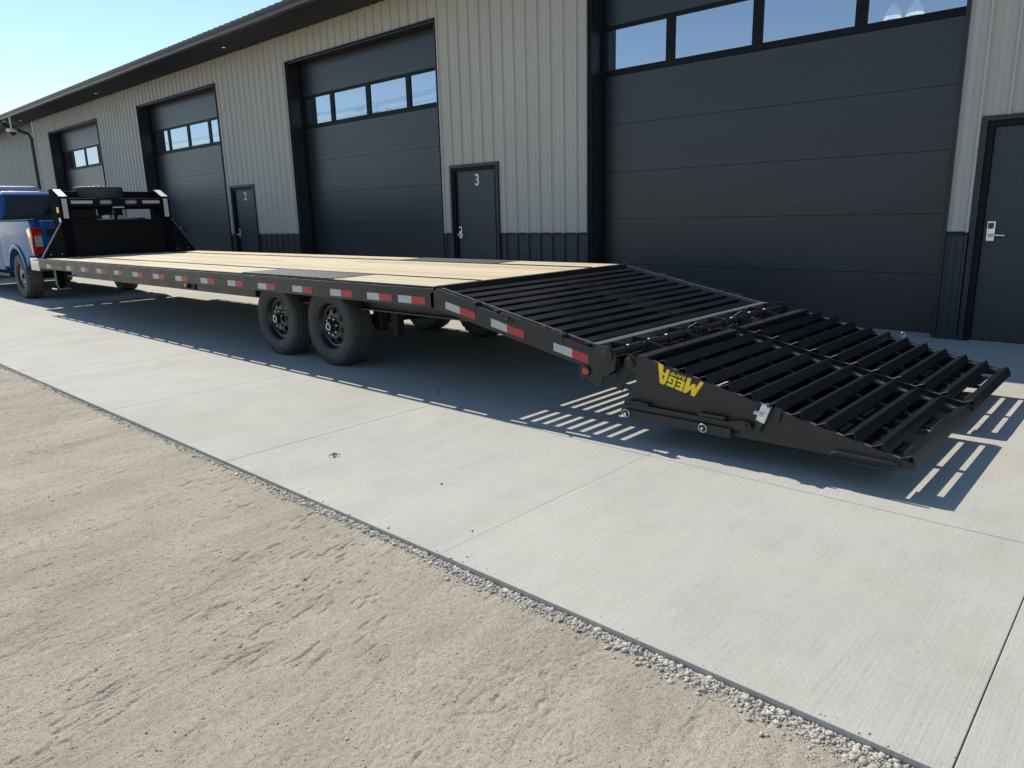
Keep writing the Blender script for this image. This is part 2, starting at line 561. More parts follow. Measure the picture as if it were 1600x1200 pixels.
def relief(X, Y):
    z = 0.012 * (vnoise(X * 0.9, Y * 0.7, 1) - 0.5)
    z += 0.006 * (vnoise(X * 3.0 + 0.6 * Y, Y * 1.3, 2) - 0.5)
    # patchy roughness: smooth rolled strips and loose crumbly ones
    patch = np.clip((vnoise(X * 3.1 + 9 + Y * 0.8, Y * 1.0, 4) * 0.6 + vnoise(X * 9.0, Y * 4.0, 14) * 0.4 - 0.42) * 4.0, 0.10, 1.0)
    z += 0.0016 * (vnoise(X * 42, Y * 30, 5) - 0.5)
    z += patch * 0.0026 * (vnoise(X * 60, Y * 48, 6) - 0.5)
    z += (0.25 + 0.75 * patch) * 0.0032 * (vnoise(X * 110, Y * 95, 16) - 0.5)
    # drag marks towards the building and short torn pits
    dm = np.clip((vnoise(X * 2.2 + 3, Y * 1.2, 12) - 0.42) * 4, 0, 1)
    z += 0.0032 * dm * (vnoise(X * 30 + Y * 4, Y * 2.6, 10) - 0.5)
    msk = np.clip((vnoise(X * 3.3, Y * 1.7, 9) * 0.7 + vnoise(X * 11, Y * 6, 19) * 0.3 - 0.54) * 8, 0, 1)
    pit = np.clip((vnoise(X * 62 + Y * 14 + 1.2 * vnoise(X * 20, Y * 20, 18), Y * 17, 11) - 0.76) * 9, 0, 1) * msk
    z -= 0.0060 * pit
    crk = np.abs(vnoise(X * 21 + Y * 5 + 0.8 * vnoise(X * 30, Y * 30, 28), Y * 4.5, 13) - 0.5)
    z -= 0.0050 * np.clip(1 - crk * 22, 0, 1) * np.clip((vnoise(X * 6, Y * 4, 29) - 0.60) * 8, 0, 1)
    return z

xs = np.concatenate([np.arange(-14, -9.5, 0.03), np.arange(-9.5, -3.4, 0.0095), np.arange(-3.4, 0.0, 0.0042), np.arange(0.0, 1.2, 0.012)])
ys = np.concatenate([np.arange(-0.6, 0.2, 0.02), np.arange(0.2, EDGE + 0.03, 0.0058)])
GX, GY = np.meshgrid(xs, ys)
GZ = -0.016 + relief(GX, GY)
fall = np.clip((EDGE - GY) / 0.10, 0, 1)
GZ = np.minimum(GZ - 0.002 * (1 - fall), np.where(GY > EDGE - 0.02, -0.006, 1.0))
rim_d = np.minimum.reduce([np.clip((GX + 14) / 1.0, 0, 1), np.clip((1.2 - GX) / 0.4, 0, 1), np.clip((GY + 0.6) / 0.3, 0, 1)])
GZ = GZ * rim_d + (-0.056) * (1 - rim_d)
tag(grid_mesh('dirt_yard', GX, GY, GZ, M['dirt']), kind='structure')

# loose crushed stone along the apron edge
def stones(name, n, xr, place, size, label):
    ico = []
    t = (1 + 5 ** 0.5) / 2
    base = np.array([(-1, t, 0), (1, t, 0), (-1, -t, 0), (1, -t, 0), (0, -1, t), (0, 1, t), (0, -1, -t), (0, 1, -t), (t, 0, -1), (t, 0, 1), (-t, 0, -1), (-t, 0, 1)]) / 1.9
    fc = np.array([(0, 11, 5), (0, 5, 1), (0, 1, 7), (0, 7, 10), (0, 10, 11), (1, 5, 9), (5, 11, 4), (11, 10, 2), (10, 7, 6), (7, 1, 8), (3, 9, 4), (3, 4, 2), (3, 2, 6), (3, 6, 8), (3, 8, 9), (4, 9, 5), (2, 4, 11), (6, 2, 10), (8, 6, 7), (9, 8, 1)])
    x = xr[1] - (xr[1] - xr[0]) * rng.uniform(0, 1, n) ** 1.5
    x, y = place(x, n)
    s = size(x, y, n)
    z = -0.016 + relief(x[None, :], y[None, :])[0] - 0.002 * (1 - np.clip((EDGE - y) / 0.10, 0, 1)) + s * 0.15
    z = np.where(y > EDGE - 0.02, np.minimum(z, -0.006 + s * 0.25), z)
    s = np.where(y > EDGE, s * 0.6, s)
    z = np.where(y > EDGE, s * 0.2, z)
    V = base[None] * (1 + rng.uniform(-0.5, 0.45, (n, 12, 1)))
    V = V * rng.uniform(0.5, 1.2, (n, 1, 3))
    a = rng.uniform(0, 6.28, (n, 2))
    ca, sa, cb, sb = np.cos(a[:, 0]), np.sin(a[:, 0]), np.cos(a[:, 1] * 0.2), np.sin(a[:, 1] * 0.2)
    R = np.zeros((n, 3, 3))
    R[:, 0, 0] = ca; R[:, 0, 1] = -sa; R[:, 1, 0] = sa * cb; R[:, 1, 1] = ca * cb; R[:, 1, 2] = -sb; R[:, 2, 0] = sa * sb; R[:, 2, 1] = ca * sb; R[:, 2, 2] = cb
    V = np.einsum('nij,nkj->nki', R, V) * s[:, None, None] * np.array([1.0, 1.0, 0.62])
    V += np.stack([x, y, z], -1)[:, None, :]
    v = V.reshape(-1, 3)
    q = (fc[None] + (np.arange(n) * 12)[:, None, None]).reshape(-1, 3)
    me = bpy.data.meshes.new(name)
    me.vertices.add(len(v))
    me.vertices.foreach_set('co', v.ravel().astype(np.float32))
    me.loops.add(q.size)
    me.loops.foreach_set('vertex_index', q.ravel().astype(np.int32))
    me.polygons.add(len(q))
    me.polygons.foreach_set('loop_start', np.arange(0, q.size, 3, dtype=np.int32))
    me.update(calc_edges=True)
    me.materials.append(M['stone' if name == 'gravel' else 'grit'])
    o = bpy.data.objects.new(name, me)
    C.objects.link(o)
    return tag(o, label, 'gravel', kind='stuff')

def place_edge(x, n):
    x = np.where(rng.uniform(size=n) < 0.6, rng.uniform(-3.2, 0.6, n), x)
    w = 0.016 + 0.060 * vnoise(x * 2.1, x * 0, 21) ** 1.5 * np.clip((x + 6) / 5.5, 0.25, 1.0)
    y = EDGE - 0.006 - np.abs(rng.normal(0, 1, n)) * w
    sp_ = rng.uniform(size=n) < 0.012
    y = np.where(sp_, EDGE + 0.004 + np.abs(rng.normal(0, 0.025, n)), y)
    return x, y
stones('gravel', 10500, (-10, 0.6), place_edge, lambda x, y, n: np.clip(rng.lognormal(math.log(0.0040), 0.5, n), 0.0018, 0.0115) * np.clip(1.15 - (EDGE - y) * 1.2, 0.5, 1.15), 'loose crushed pale stone lying along the concrete edge')
def place_field(x, n):
    y = rng.uniform(0.25, EDGE - 0.05, n)
    return x, y
stones('grit', 24000, (-9, 0.6), place_field, lambda x, y, n: np.clip(rng.lognormal(math.log(0.0019), 0.4, n), 0.0010, 0.0048), 'fine grit scattered over the sandy yard')

# concrete apron: saw-cut slabs, each a piece of its own
apron = bpy.data.objects.new('concrete_apron', None)
C.objects.link(apron)
tag(apron, kind='structure')
ORG[apron.name] = (0, 0, 0)
YJ = [EDGE, 3.375, 4.96, 6.545, WALL + 0.62]
J = 0.0016
meshes = {}
for j in range(4):
    w = YJ[j + 1] - YJ[j]
    b = MB()
    b.box(J, 1.84 - J, J if j else 0, w - J, -0.16, 0)
    meshes[j] = b.mesh('concrete_slab', M['concrete'], bevel=0.003, segs=2)
for i in range(-24, 7):
    for j in range(4):
        inst('concrete_slab', meshes[j], apron, (-0.24 + 1.84 * i, YJ[j], random.uniform(-0.0012, 0.0012)))
b = MB()
b.box(-60, 15, EDGE + 0.02, WALL + 0.7, -0.14, -0.010)
b.build('joint_bed', M['dirt'], apron)

# ---------------------------------------------------------------- garage building
RIB = 0.2286
def prof(x):
    # height of ribbed steel profile at x
    p = x % RIB
    def trap(a, b, c, d, h):
        if p <= a or p >= d: return 0.0
        if p < b: return h * (p - a) / (b - a)
        if p > c: return h * (d - p) / (d - c)
        return h
    return max(trap(0.0, 0.014, 0.034, 0.048, 0.032), trap(0.105, 0.110, 0.120, 0.125, 0.0055), trap(0.160, 0.165, 0.175, 0.180, 0.0055))
BRK = [0.0, 0.014, 0.034, 0.048, 0.105, 0.110, 0.120, 0.125, 0.160, 0.165, 0.175, 0.180]
def ribbed(x0, x1, z0, z1, y):
    xs = [x0, x1]
    k = math.floor(x0 / RIB) - 1
    while k * RIB < x1:
        xs += [k * RIB + q for q in BRK if x0 < k * RIB + q < x1]
        k += 1
    xs = sorted(xs)
    m = MB()
    vs = [(x, y - prof(x), z) for x in xs for z in (z0, z1)]
    vs += [(x0, y + 0.03, z0), (x0, y + 0.03, z1), (x1, y + 0.03, z0), (x1, y + 0.03, z1)]
    n = len(xs)
    fs = [(2 * i, 2 * i + 2, 2 * i + 3, 2 * i + 1) for i in range(n - 1)]
    fs += [(2 * n, 2 * n + 1, 2 * n + 3, 2 * n + 2), (0, 1, 2 * n + 1, 2 * n), (2 * n - 2, 2 * n - 1, 2 * n + 3, 2 * n + 2)]
    m.add(vs, fs)
    return m

BX0, BX1 = -29.93, 9.0
SOFF = 4.87
WNS = 1.055
PER = 7.40
doors = [(-6.17 - PER * k, -1.77 - PER * k) for k in range(4)]      # overhead openings
DTOP = 4.37
bld = thing('garage_building', (-12, WALL, 0), 'long greige steel garage building with charcoal wainscot and four big roll-up doors', 'building')
YD = 8.65

def sheets(x0, x1, z0, z1, m, name, y=WALL, parent=None):
    sw = RIB * 4
    a = x0
    while a < x1 - 1e-4:
        e = min(x1, (math.floor(a / sw + 1e-6) + 1) * sw)
        if e - a < 0.03: e = min(x1, e + sw)
        ribbed(a, e - 0.0006, z0, z1, y).build(name, m, parent or bld)
        a = e

MDL, MDR, MDT = 0.245, 1.275, 2.115
cur = BX0
segs_full = []
for (L, R_) in sorted(doors):
    segs_full.append((cur, L))
    segs_full.append((R_, R_ + MDL))
    cur = R_ + MDR
segs_full.append((cur, BX1))
for a, e in segs_full:
    sheets(a, e, WNS + 0.012, SOFF, M['siding'], 'siding_sheet')
    sheets(a, e, 0.03, WNS - 0.012, M['wains'], 'wainscot_sheet')
    b = MB().prism([(WALL - 0.034, WNS - 0.016), (WALL - 0.006, WNS + 0.020), (WALL + 0.02, WNS + 0.020), (WALL + 0.02, WNS - 0.016)], 'x', a, e)
    b.build('wainscot_cap', M['trim'], bld)
    MB().box(a, e, WALL - 0.03, WALL + 0.02, 0.002, 0.034).build('base_trim', M['trim'], bld)
for (L, R_) in doors:
    sheets(L, R_, DTOP, SOFF, M['siding'], 'siding_sheet')
    sheets(R_ + MDL, R_ + MDR, MDT, SOFF, M['siding'], 'siding_sheet')

# fastener heads on the sheets near the camera
scr = MB().lathe((0, 0, 0), [(0.006, 0.0), (0.006, -0.004), (0.003, -0.006)], 8, 'y').mesh('screw', M['trim'])
for zz in (1.10, 2.05, 3.6):
    k = math.floor(-9.2 / RIB)
    while k * RIB < 0.5:
        x = k * RIB + 0.075
        k += 1
        if any(a + 0.03 < x < e - 0.03 for a, e in segs_full) and zz:
            inst('screw', scr, bld, (x, WALL - 0.001, zz))

# overhead doors
def overhead(L, R_, idx, lab):
    # liner of the recess is the part, everything else sits under it
    b = MB()
    b.box(L + 0.004, L + 0.03, WALL + 0.012, YD + 0.05, 0.004, DTOP - 0.002)
    b.box(R_ - 0.03, R_ - 0.004, WALL + 0.012, YD + 0.05, 0.004, DTOP - 0.002)
    b.box(L + 0.03, R_ - 0.03, WALL + 0.012, YD + 0.05, DTOP - 0.03, DTOP - 0.004)
    d = b.build('overhead_door', M['trim'], bld)
    tag(d, lab)
    # face trim round the opening
    t = MB()
    t.box(L - 0.014, L + 0.003, WALL - 0.034, WALL + 0.011, 0.0, DTOP + 0.014)
    t.build('jamb_trim', M['trim'], d, bevel=0.003)
    t = MB()
    t.box(R_ - 0.003, R_ + 0.014, WALL - 0.034, WALL + 0.011, 0.0, DTOP + 0.014)
    t.build('jamb_trim', M['trim'], d, bevel=0.003)
    t = MB()
    t.box(L + 0.003, R_ - 0.003, WALL - 0.033, WALL + 0.011, DTOP - 0.003, DTOP + 0.014)
    t.build('head_trim', M['trim'], d, bevel=0.003)
    # vertical tracks / weather stops
    for xa in (L + 0.03, R_ - 0.075):
        t = MB()
        t.box(xa, xa + 0.045, YD - 0.035, YD + 0.05, 0.002, DTOP - 0.03)
        t.build('weather_stop', M['doorframe'], d, bevel=0.004)
    H = 0.625
    x0, x1 = L + 0.05, R_ - 0.05
    for s in range(7):
        z0 = s * H + (0.012 if s == 0 else 0.0025)
        z1 = (s + 1) * H - 0.0025
        if s == 5:
            continue
        # grooved steel section
        pl = [(YD + 0.045, z0), (YD, z0)]
        n = 6
        for k in range(1, n):
            zc = z0 + (z1 - z0) * k / n
            pl += [(YD, zc - 0.0025), (YD + 0.0006, zc - 0.0008), (YD + 0.0006, zc + 0.0008), (YD, zc + 0.0025)]
        pl += [(YD, z1), (YD + 0.045, z1)]
        MB().prism(pl, 'x', x0, x1).build('door_section', M['door'], d)
    # glazed section
    z0, z1 = 5 * H + 0.0025, 6 * H - 0.0025
    cx = (L + R_) / 2
    pz0, pz1 = 3.205, 3.70
    pw, pitch = 1.02, 1.142
    f = MB()
    f.box(x0, x1, YD - 0.002, YD + 0.045, z0, pz0)
    f.box(x0, x1, YD - 0.002, YD + 0.045, pz1, z1)
    edges = [x0]
    for k in range(4):
        c = cx + (k - 1.5) * pitch
        edges += [max(x0 + 0.02, c - pw / 2), min(x1 - 0.02, c + pw / 2)]
    edges.append(x1)
    for k in range(0, len(edges), 2):
        f.box(edges[k], edges[k + 1], YD - 0.0025, YD + 0.045, pz0, pz1)
    f.build('window_frame', M['doorframe'], d)
    for k in range(4):
        a, e = edges[1 + 2 * k], edges[2 + 2 * k]
        MB().box(a, e, YD + 0.014, YD + 0.020, pz0, pz1).build('window_pane', M['glass'], d)
    # bottom seal
    MB().box(x0, x1, YD + 0.004, YD + 0.04, 0.001, 0.012).build('bottom_seal', M['rubber_dark'], d)
    return d

labs = ['nearest and largest looking roll-up door at the right', 'roll-up door between the doors marked 2 and 3',
        'roll-up door behind the headboard end of the trailer', 'farthest roll-up door at the left end']
ods = [overhead(L, R_, i, labs[i]) for i, (L, R_) in enumerate(doors)]
MB().box(-1.815, -1.79, YD - 0.042, YD - 0.036, 1.43, 1.60).build('door_decal', M['white'], ods[0])

# entry doors
def entry(L, lab, num):
    a, e = L + MDL, L + MDR
    b = MB()
    lx0, lx1 = a + 0.075, e - 0.075
    b.box(lx0, lx1, WALL + 0.028, WALL + 0.072, 0.012, MDT - 0.075)
    d = b.build('entry_door', M['doorleaf'], bld, bevel=0.003)
    tag(d, lab)
    f = MB()
    f.box(a + 0.02, lx0 - 0.003, WALL - 0.012, WALL + 0.10, 0.002, MDT - 0.02)
    f.box(lx1 + 0.003, e - 0.02, WALL - 0.012, WALL + 0.10, 0.002, MDT - 0.02)
    f.box(lx0 - 0.003, lx1 + 0.003, WALL - 0.0125, WALL + 0.10, MDT - 0.072, MDT - 0.02)
    f.build('door_frame', M['doorframe'], d)
    t = MB()
    t.box(a - 0.025, a + 0.02, WALL - 0.036, WALL + 0.012, 0.0, MDT + 0.025)
    t.box(e - 0.02, e + 0.025, WALL - 0.036, WALL + 0.012, 0.0, MDT + 0.025)
    t.box(a + 0.02, e - 0.02, WALL - 0.0355, WALL + 0.012, MDT - 0.02, MDT + 0.025)
    t.build('door_casing', M['trim'], d)
    MB().box(lx0 - 0.003, lx1 + 0.003, WALL - 0.01, WALL + 0.10, 0.001, 0.010).build('threshold', M['chrome'], d)
    hx = lx0 + 0.065
    MB().box(hx - 0.036, hx + 0.036, WALL + 0.002, WALL + 0.028, 0.975, 1.175).build('keypad_lock', M['chrome'], d, bevel=0.012, segs=3)
    MB().box(hx - 0.024, hx + 0.024, WALL - 0.002, WALL + 0.004, 1.10, 1.155).build('keypad', M['lens_dark'], d, bevel=0.002)
    h = MB()
    h.tube([(hx, WALL + 0.01, 1.04), (hx, WALL - 0.045, 1.04)], 0.017, 12)
    h.tube([(hx - 0.01, WALL - 0.045, 1.04), (hx + 0.05, WALL - 0.05, 1.041), (hx + 0.13, WALL - 0.046, 1.036)], [0.013, 0.011, 0.010], 10)
    h.build('lever_handle', M['chrome'], d, smooth=True)
    if num:
        X = Matrix.Translation((lx0 + 0.47, WALL + 0.0275, 1.885)) @ Matrix.Rotation(math.pi / 2, 4, 'X')
        X = Matrix.Translation(Vector((-ORG[d.name][0], -ORG[d.name][1], -ORG[d.name][2]))) @ X
        me = text_mesh(num, 0.25, 0.0015, M['white'], X, sx=1.15 if num == '2' else 0.9, offset=0.003)
        me.name = 'door_number'
        o = bpy.data.objects.new('door_number', me)
        C.objects.link(o)
        o.parent = d
        ORG[o.name] = ORG[d.name]
entry(doors[0][1], 'entry door cut by the right picture edge', None)
entry(doors[1][1], 'entry door marked 3', '3')
entry(doors[2][1], 'entry door marked 2', '2')
entry(doors[3][1], 'entry door half hidden behind the trailer headboard', None)

# eaves
RX0, RX1 = -30.25, 9.3
EY = 7.45
b = MB()
xs_ = np.arange(RX0, RX1, 0.1)
vs, fs = [], []
for x in xs_:
    vs += [(x, EY + 0.06, SOFF), (x, WALL + 0.02, SOFF), (x + 0.04, EY + 0.06, SOFF), (x + 0.04, WALL + 0.02, SOFF),
           (x + 0.048, EY + 0.06, SOFF + 0.008), (x + 0.048, WALL + 0.02, SOFF + 0.008), (x + 0.092, EY + 0.06, SOFF + 0.008), (x + 0.092, WALL + 0.02, SOFF + 0.008)]
for i in range(0, len(vs) - 2, 2):
    fs.append((i, i + 1, i + 3, i + 2))
b.add(vs, fs)
b.build('soffit', M['soffit'], bld)
gp = [(EY - 0.055, SOFF + 0.115), (EY - 0.07, SOFF + 0.115), (EY - 0.07, SOFF + 0.10), (EY - 0.058, SOFF + 0.07), (EY - 0.03, SOFF + 0.03), (EY - 0.02, SOFF - 0.018), (EY + 0.055, SOFF - 0.018), (EY + 0.055, SOFF + 0.105), (EY + 0.045, SOFF + 0.105), (EY + 0.045, SOFF - 0.008), (EY - 0.01, SOFF - 0.008), (EY - 0.02, SOFF + 0.035), (EY - 0.05, SOFF + 0.08)]
MB().prism(gp, 'x', RX0, RX1).build('gutter', M['gutter'], bld)
MB().box(RX0, RX1, EY + 0.056, EY + 0.085, SOFF - 0.012, SOFF + 0.13).build('fascia', M['gutter'], bld)
# ribbed roof sheet
b = MB()
vs, fs = [], []
RY1, RZ0, SL = 17.5, SOFF + 0.125, 0.30
x = RX0
prev = None
cols = []
k = 0
while x < RX1:
    for q, h in ((0.0, 0.0), (0.018, 0.013), (0.040, 0.013), (0.058, 0.0)):
        cols.append((x + q, h))
    x += RIB
for (x, h) in cols:
    vs += [(x, EY - 0.045, RZ0 + h), (x, RY1, RZ0 + h + (RY1 - EY) * SL)]
for i in range(0, len(vs) - 2, 2):
    fs.append((i, i + 1, i + 3, i + 2))
b.add(vs, fs)
b.build('roof', M['roof'], bld)
b = MB()
b.add([(RX0, RY1, RZ0 + (RY1 - EY) * SL), (RX1, RY1, RZ0 + (RY1 - EY) * SL), (RX1, RY1 + 10, RZ0), (RX0, RY1 + 10, RZ0)], [(0, 1, 2, 3)])
b.build('roof', M['roof'], bld)
# gable ends and back, so that the inside is dark
for xx in (BX0 + 0.02, BX1 - 0.02):
    MB().prism([(WALL + 0.02, 0), (WALL + 0.02, SOFF + 0.1), (RY1, RZ0 + (RY1 - EY) * SL - 0.1), (RY1 + 9.5, SOFF + 0.1), (RY1 + 9.5, 0)], 'x', xx, xx + 0.12).build('gable_wall', M['siding'], bld)
MB().box(BX0, BX1, RY1 + 9.4, RY1 + 9.5, 0, SOFF + 0.2).build('back_wall', M['interior'], bld)
MB().box(BX0, BX1, WALL + 0.63, RY1 + 9.4, -0.05, 0.0).build('indoor_floor', M['interior'], bld)
for px in (-30.0 + 7.38 * k for k in range(5)):
    if px < BX0: px = BX0 + 0.15
    d = MB().lathe((px, 7.98, SOFF - 0.002), [(0.038, 0.004), (0.05, 0.0), (0.05, -0.006), (0.036, -0.008)], 20, 'z').build('soffit_light', M['soffit'], bld)
    MB().lathe((px, 7.98, SOFF - 0.0135), [(0.034, 0.003), (0.034, 0.0)], 20, 'z').build('lens', M['potlight'], d)
# corner trim and downspout
MB().box(BX0 - 0.03, BX0 + 0.09, WALL - 0.035, WALL + 0.06, 0.0, SOFF).build('corner_trim', M['siding'], bld, bevel=0.004)
b = MB()
dx = BX0 - 0.10
b.tube([(dx + 0.05, EY - 0.01, SOFF + 0.02), (dx + 0.05, EY + 0.02, SOFF - 0.15), (dx, WALL - 0.16, SOFF - 0.40), (dx, WALL - 0.09, SOFF - 0.55), (dx, WALL - 0.09, 0.15), (dx, WALL - 0.25, 0.06)], 0.055, 10)
b.build('downspout', M['trim'], bld, smooth=True)

# wing set back at the far end
wing = thing('rear_wing_building', (-38, 9.6, 0), 'taupe steel sided building set back beyond the downspout at the far left', 'building')
for k in range(39):
    xa = -46 + k * 0.4025
    MB().box(xa + 0.0025, xa + 0.400, 9.585 - 0.003 * (k % 2), 9.64, 0.02, 5.36).build('siding_sheet', M['wing'], wing)
MB().box(-46.3, -30.2, 8.75, 9.62, 5.36, 5.40).build('soffit', M['soffit'], wing)
MB().box(-46.3, -30.2, 8.68, 8.75, 5.33, 5.42).build('gutter', M['gutter'], wing)
MB().prism([(8.70, 5.43), (17, 5.95), (26, 5.43)], 'x', -46.3, -30.26).build('roof', M['roof'], wing)
MB().box(-46, -30.3, 25.6, 25.7, 0, 5.4).build('back_wall', M['wing'], wing)
MB().box(-46.0, -45.9, 9.64, 25.6, 0, 5.4).build('end_wall', M['wing'], wing)

# dome camera under the eave
cm = thing('security_camera', (-28.98, 7.47, SOFF - 0.018), 'white dome security camera hanging on a short pipe under the far eave', 'camera')
MB().lathe((-28.98, 7.47, SOFF - 0.02), [(0.03, 0.0), (0.028, -0.10), (0.026, -0.30), (0.035, -0.34)], 14, 'z').build('mounting_pipe', M['white_plastic'], cm, smooth=True)
MB().lathe((-28.98, 7.47, SOFF - 0.36), [(0.04, 0.0), (0.15, -0.03), (0.165, -0.06), (0.15, -0.09), (0.12, -0.13)], 24, 'z').build('housing', M['white_plastic'], cm, smooth=True)
MB().lathe((-28.98, 7.47, SOFF - 0.485), [(0.115, 0.0), (0.11, -0.05), (0.08, -0.09), (0.03, -0.11)], 24, 'z').build('dome', M['lens_dark'], cm, smooth='all')

# two high-bay lamps seen through the glass of the nearest door
for lx, ly, lz, lab in ((-2.78, 9.55, 3.46, 'left'), (-2.54, 9.52, 3.45, 'right')):
    lp = thing('hanging_lamp', (lx, ly, lz), '%s of the two bell shaped lamps behind the nearest door window' % lab, 'lamp', 'lamps inside the garage')
    MB().lathe((lx, ly, lz), [(0.02, 0.10), (0.045, 0.06), (0.075, 0.02), (0.085, -0.03), (0.06, -0.06)], 20, 'z').build('lamp_shade', M['shade'], lp, smooth=True)
    MB().tube([(lx + 0.078 * math.cos(a), ly + 0.078 * math.sin(a), lz - 0.052) for a in np.linspace(0, 2 * math.pi, 18, endpoint=False)], 0.016, 8, closed=True).build('lamp_ring', M['lamp'], lp, smooth=True)
    MB().tube([(lx, ly, lz + 0.10), (lx, ly, lz + 1.9)], 0.008, 6).build('cord', M['cable'], lp)

# ---------------------------------------------------------------- wheels
def tyre_mesh(R, Wd, rim_r, m, m2, n=128, name='tyre'):
    h = Wd / 2
    pr = [(rim_r - 0.008, -h * 0.78), (rim_r + 0.002, -h * 0.90), (rim_r + 0.012, -h * 0.955), (rim_r + 0.030, -h * 0.965), (rim_r + 0.034, -h * 0.99), (R * 0.80, -h * 1.01), (R * 0.885, -h * 0.995), (R * 0.89, -h * 1.012), (R * 0.93, -h * 0.995), (R * 0.955, -h * 0.965)]
    tr = [(R * 0.982, -h * 0.90)]
    gx = [-0.60, -0.20, 0.20, 0.60]
    for c in gx:
        tr += [(R * 1.0, h * (c - 0.085)), (R - 0.017, h * (c - 0.060)), (R - 0.017, h * (c + 0.060)), (R * 1.0, h * (c + 0.085))]
    tr += [(R * 0.982, h * 0.90)]
    full = pr + tr + [(r, -a) for r, a in pr[::-1]]
    i0, i1 = len(pr), len(pr) + len(tr) - 1
    def rf(j, k, r):
        if i0 - 1 <= j <= i0 + 1 or i1 - 1 <= j <= i1 + 1:
            return r - (0.010 if k % 4 == 0 else 0.0)
        if i0 < j < i1 and r > R - 0.006:
            return r - (0.006 if (k + j // 4) % 4 == 0 else 0.0)
        return r
    b = MB()
    b.lathe((0, 0, 0), full, n, 'y', cap=False, rfun=rf)
    # close the inner barrel
    b.lathe((0, 0, 0), [full[0], full[-1]], n, 'y', cap=False)
    me = b.mesh(name, m, smooth=True)
    me.materials.append(m2)                 # road dust on the running surface
    for p in me.polygons:
        if all(abs(me.vertices[q].co.y) < h * 0.955 and math.hypot(me.vertices[q].co.x, me.vertices[q].co.z) > R * 0.93 for q in p.vertices):
            p.material_index = 1
    return me

def rim_mesh(rr, depth, m, nh=8, name='rim', hole=(0.60, 0.76)):
    # dished steel disc with real hand holes; outer face towards -y
    n = nh * 10
    b = MB()
    rings = [(rr + 0.016, -depth), (rr + 0.016, -depth + 0.012), (rr, -depth + 0.014), (rr * 0.95, -depth + 0.030), (rr * 0.91, -depth + 0.048), (rr * 0.84, -depth + 0.052),
             (rr * hole[1], -depth + 0.040), (rr * hole[0], -depth + 0.030), (rr * 0.50, -depth + 0.028), (rr * 0.33, -depth + 0.034), (rr * 0.1, -depth + 0.034)]
    vs = []
    for r, h in rings:
        for k in range(n):
            a = 2 * math.pi * k / n
            vs.append((r * math.cos(a), h, r * math.sin(a)))
    fs = []
    for j in range(len(rings) - 1):
        for k in range(n):
            if j == 6 and k % 10 in (3, 4, 5, 6):
                continue
            l = (k + 1) % n
            fs.append((j * n + k, j * n + l, (j + 1) * n + l, (j + 1) * n + k))
    b.add(vs, fs)
    b.lathe((0, 0, 0), [(rr, -depth + 0.014), (rr - 0.004, depth - 0.02)], n, 'y', cap=False)
    return b.mesh(name, m, smooth=True)

# ---------------------------------------------------------------- flatbed trailer
YN, YF = 3.52, 6.10
YC = (YN + YF) / 2
XR, XF = -4.06, -13.4
ZD = 0.845
tl = thing('flatbed_trailer', (-8.7, YC, 0), 'long black gooseneck flatbed trailer with pine deck and open folding ramps', 'trailer')
FR = M['frame']
# outer rub rails
for s, y0 in ((1, YN), (-1, YF)):
    y1 = y0 + s * 0.012
    b = MB()
    b.prism([(y0, 0.690), (y1, 0.690), (y1, 0.832), (y0, 0.832)] if s > 0 else [(y1, 0.690), (y0, 0.690), (y0, 0.832), (y1, 0.832)], 'x', XF - 0.02, XR + 0.06)
    b.build('rub_rail', FR, tl, bevel=0.0025)
    # frame edge channel behind the rail
    ya, yb = sorted((y0 + s * 0.062, y0 + s * 0.070))
    MB().box(XF - 0.02, XR + 0.05, ya, yb, 0.70, 0.838).build('edge_channel', FR, tl)
    # lower shelf of the channel
    ya, yb = sorted((y0 + s * 0.013, y0 + s * 0.061))
    sp = MB().box(-0.02, 0.02, ya - y0, yb - y0, 0.08, 0.128).mesh('spacer', FR)
    spl = MB().box(-0.045, 0.045, ya - y0, yb - y0, 0.08, 0.126).mesh('spacer', FR)
    x = XF + 0.15
    k = 0
    while x < XR:
        inst('spacer', sp if k % 3 else spl, tl, (x, y0, 0.70))
        x += 0.36 + 0.05 * (k % 2)
        k += 1

# reflective tape on the near rail, weld marks between
tx = [-13.07, -12.13, -11.5, -10.89, -10.26, -9.64, -9.02, -8.40, -7.77, -7.16, -6.55, -5.93, -5.33, -4.81, -4.415]
for yy, sg in ((YN, -1), (YF, 1)):
    y0, y1 = sorted((yy, yy + sg * 0.0014))
    mw = MB().box(0, 0.158, y0 - yy, y1 - yy, 0, 0.056).mesh('white_tape', M['tape_w'])
    mr = MB().box(0, 0.156, y0 - yy, y1 - yy, 0, 0.056).mesh('red_tape', M['tape_r'])
    for x in tx:
        zt = 0.711 + random.uniform(-0.002, 0.002)
        inst('white_tape', mw, tl, (x, yy, zt))
        inst('red_tape', mr, tl, (x + 0.1585, yy, zt))
wd = MB().box(-0.06, 0.06, -0.0010, 0, -0.004, 0.004).mesh('rail_slot', M['rubber_dark'], bevel=0.001)
for x in tx[:-1]:
    inst('rail_slot', wd, tl, (x + 0.47, YN, 0.782))
MB().box(-12.70, -12.33, YN - 0.0014, YN, 0.712, 0.766).build('maker_decal', M['decal'], tl)

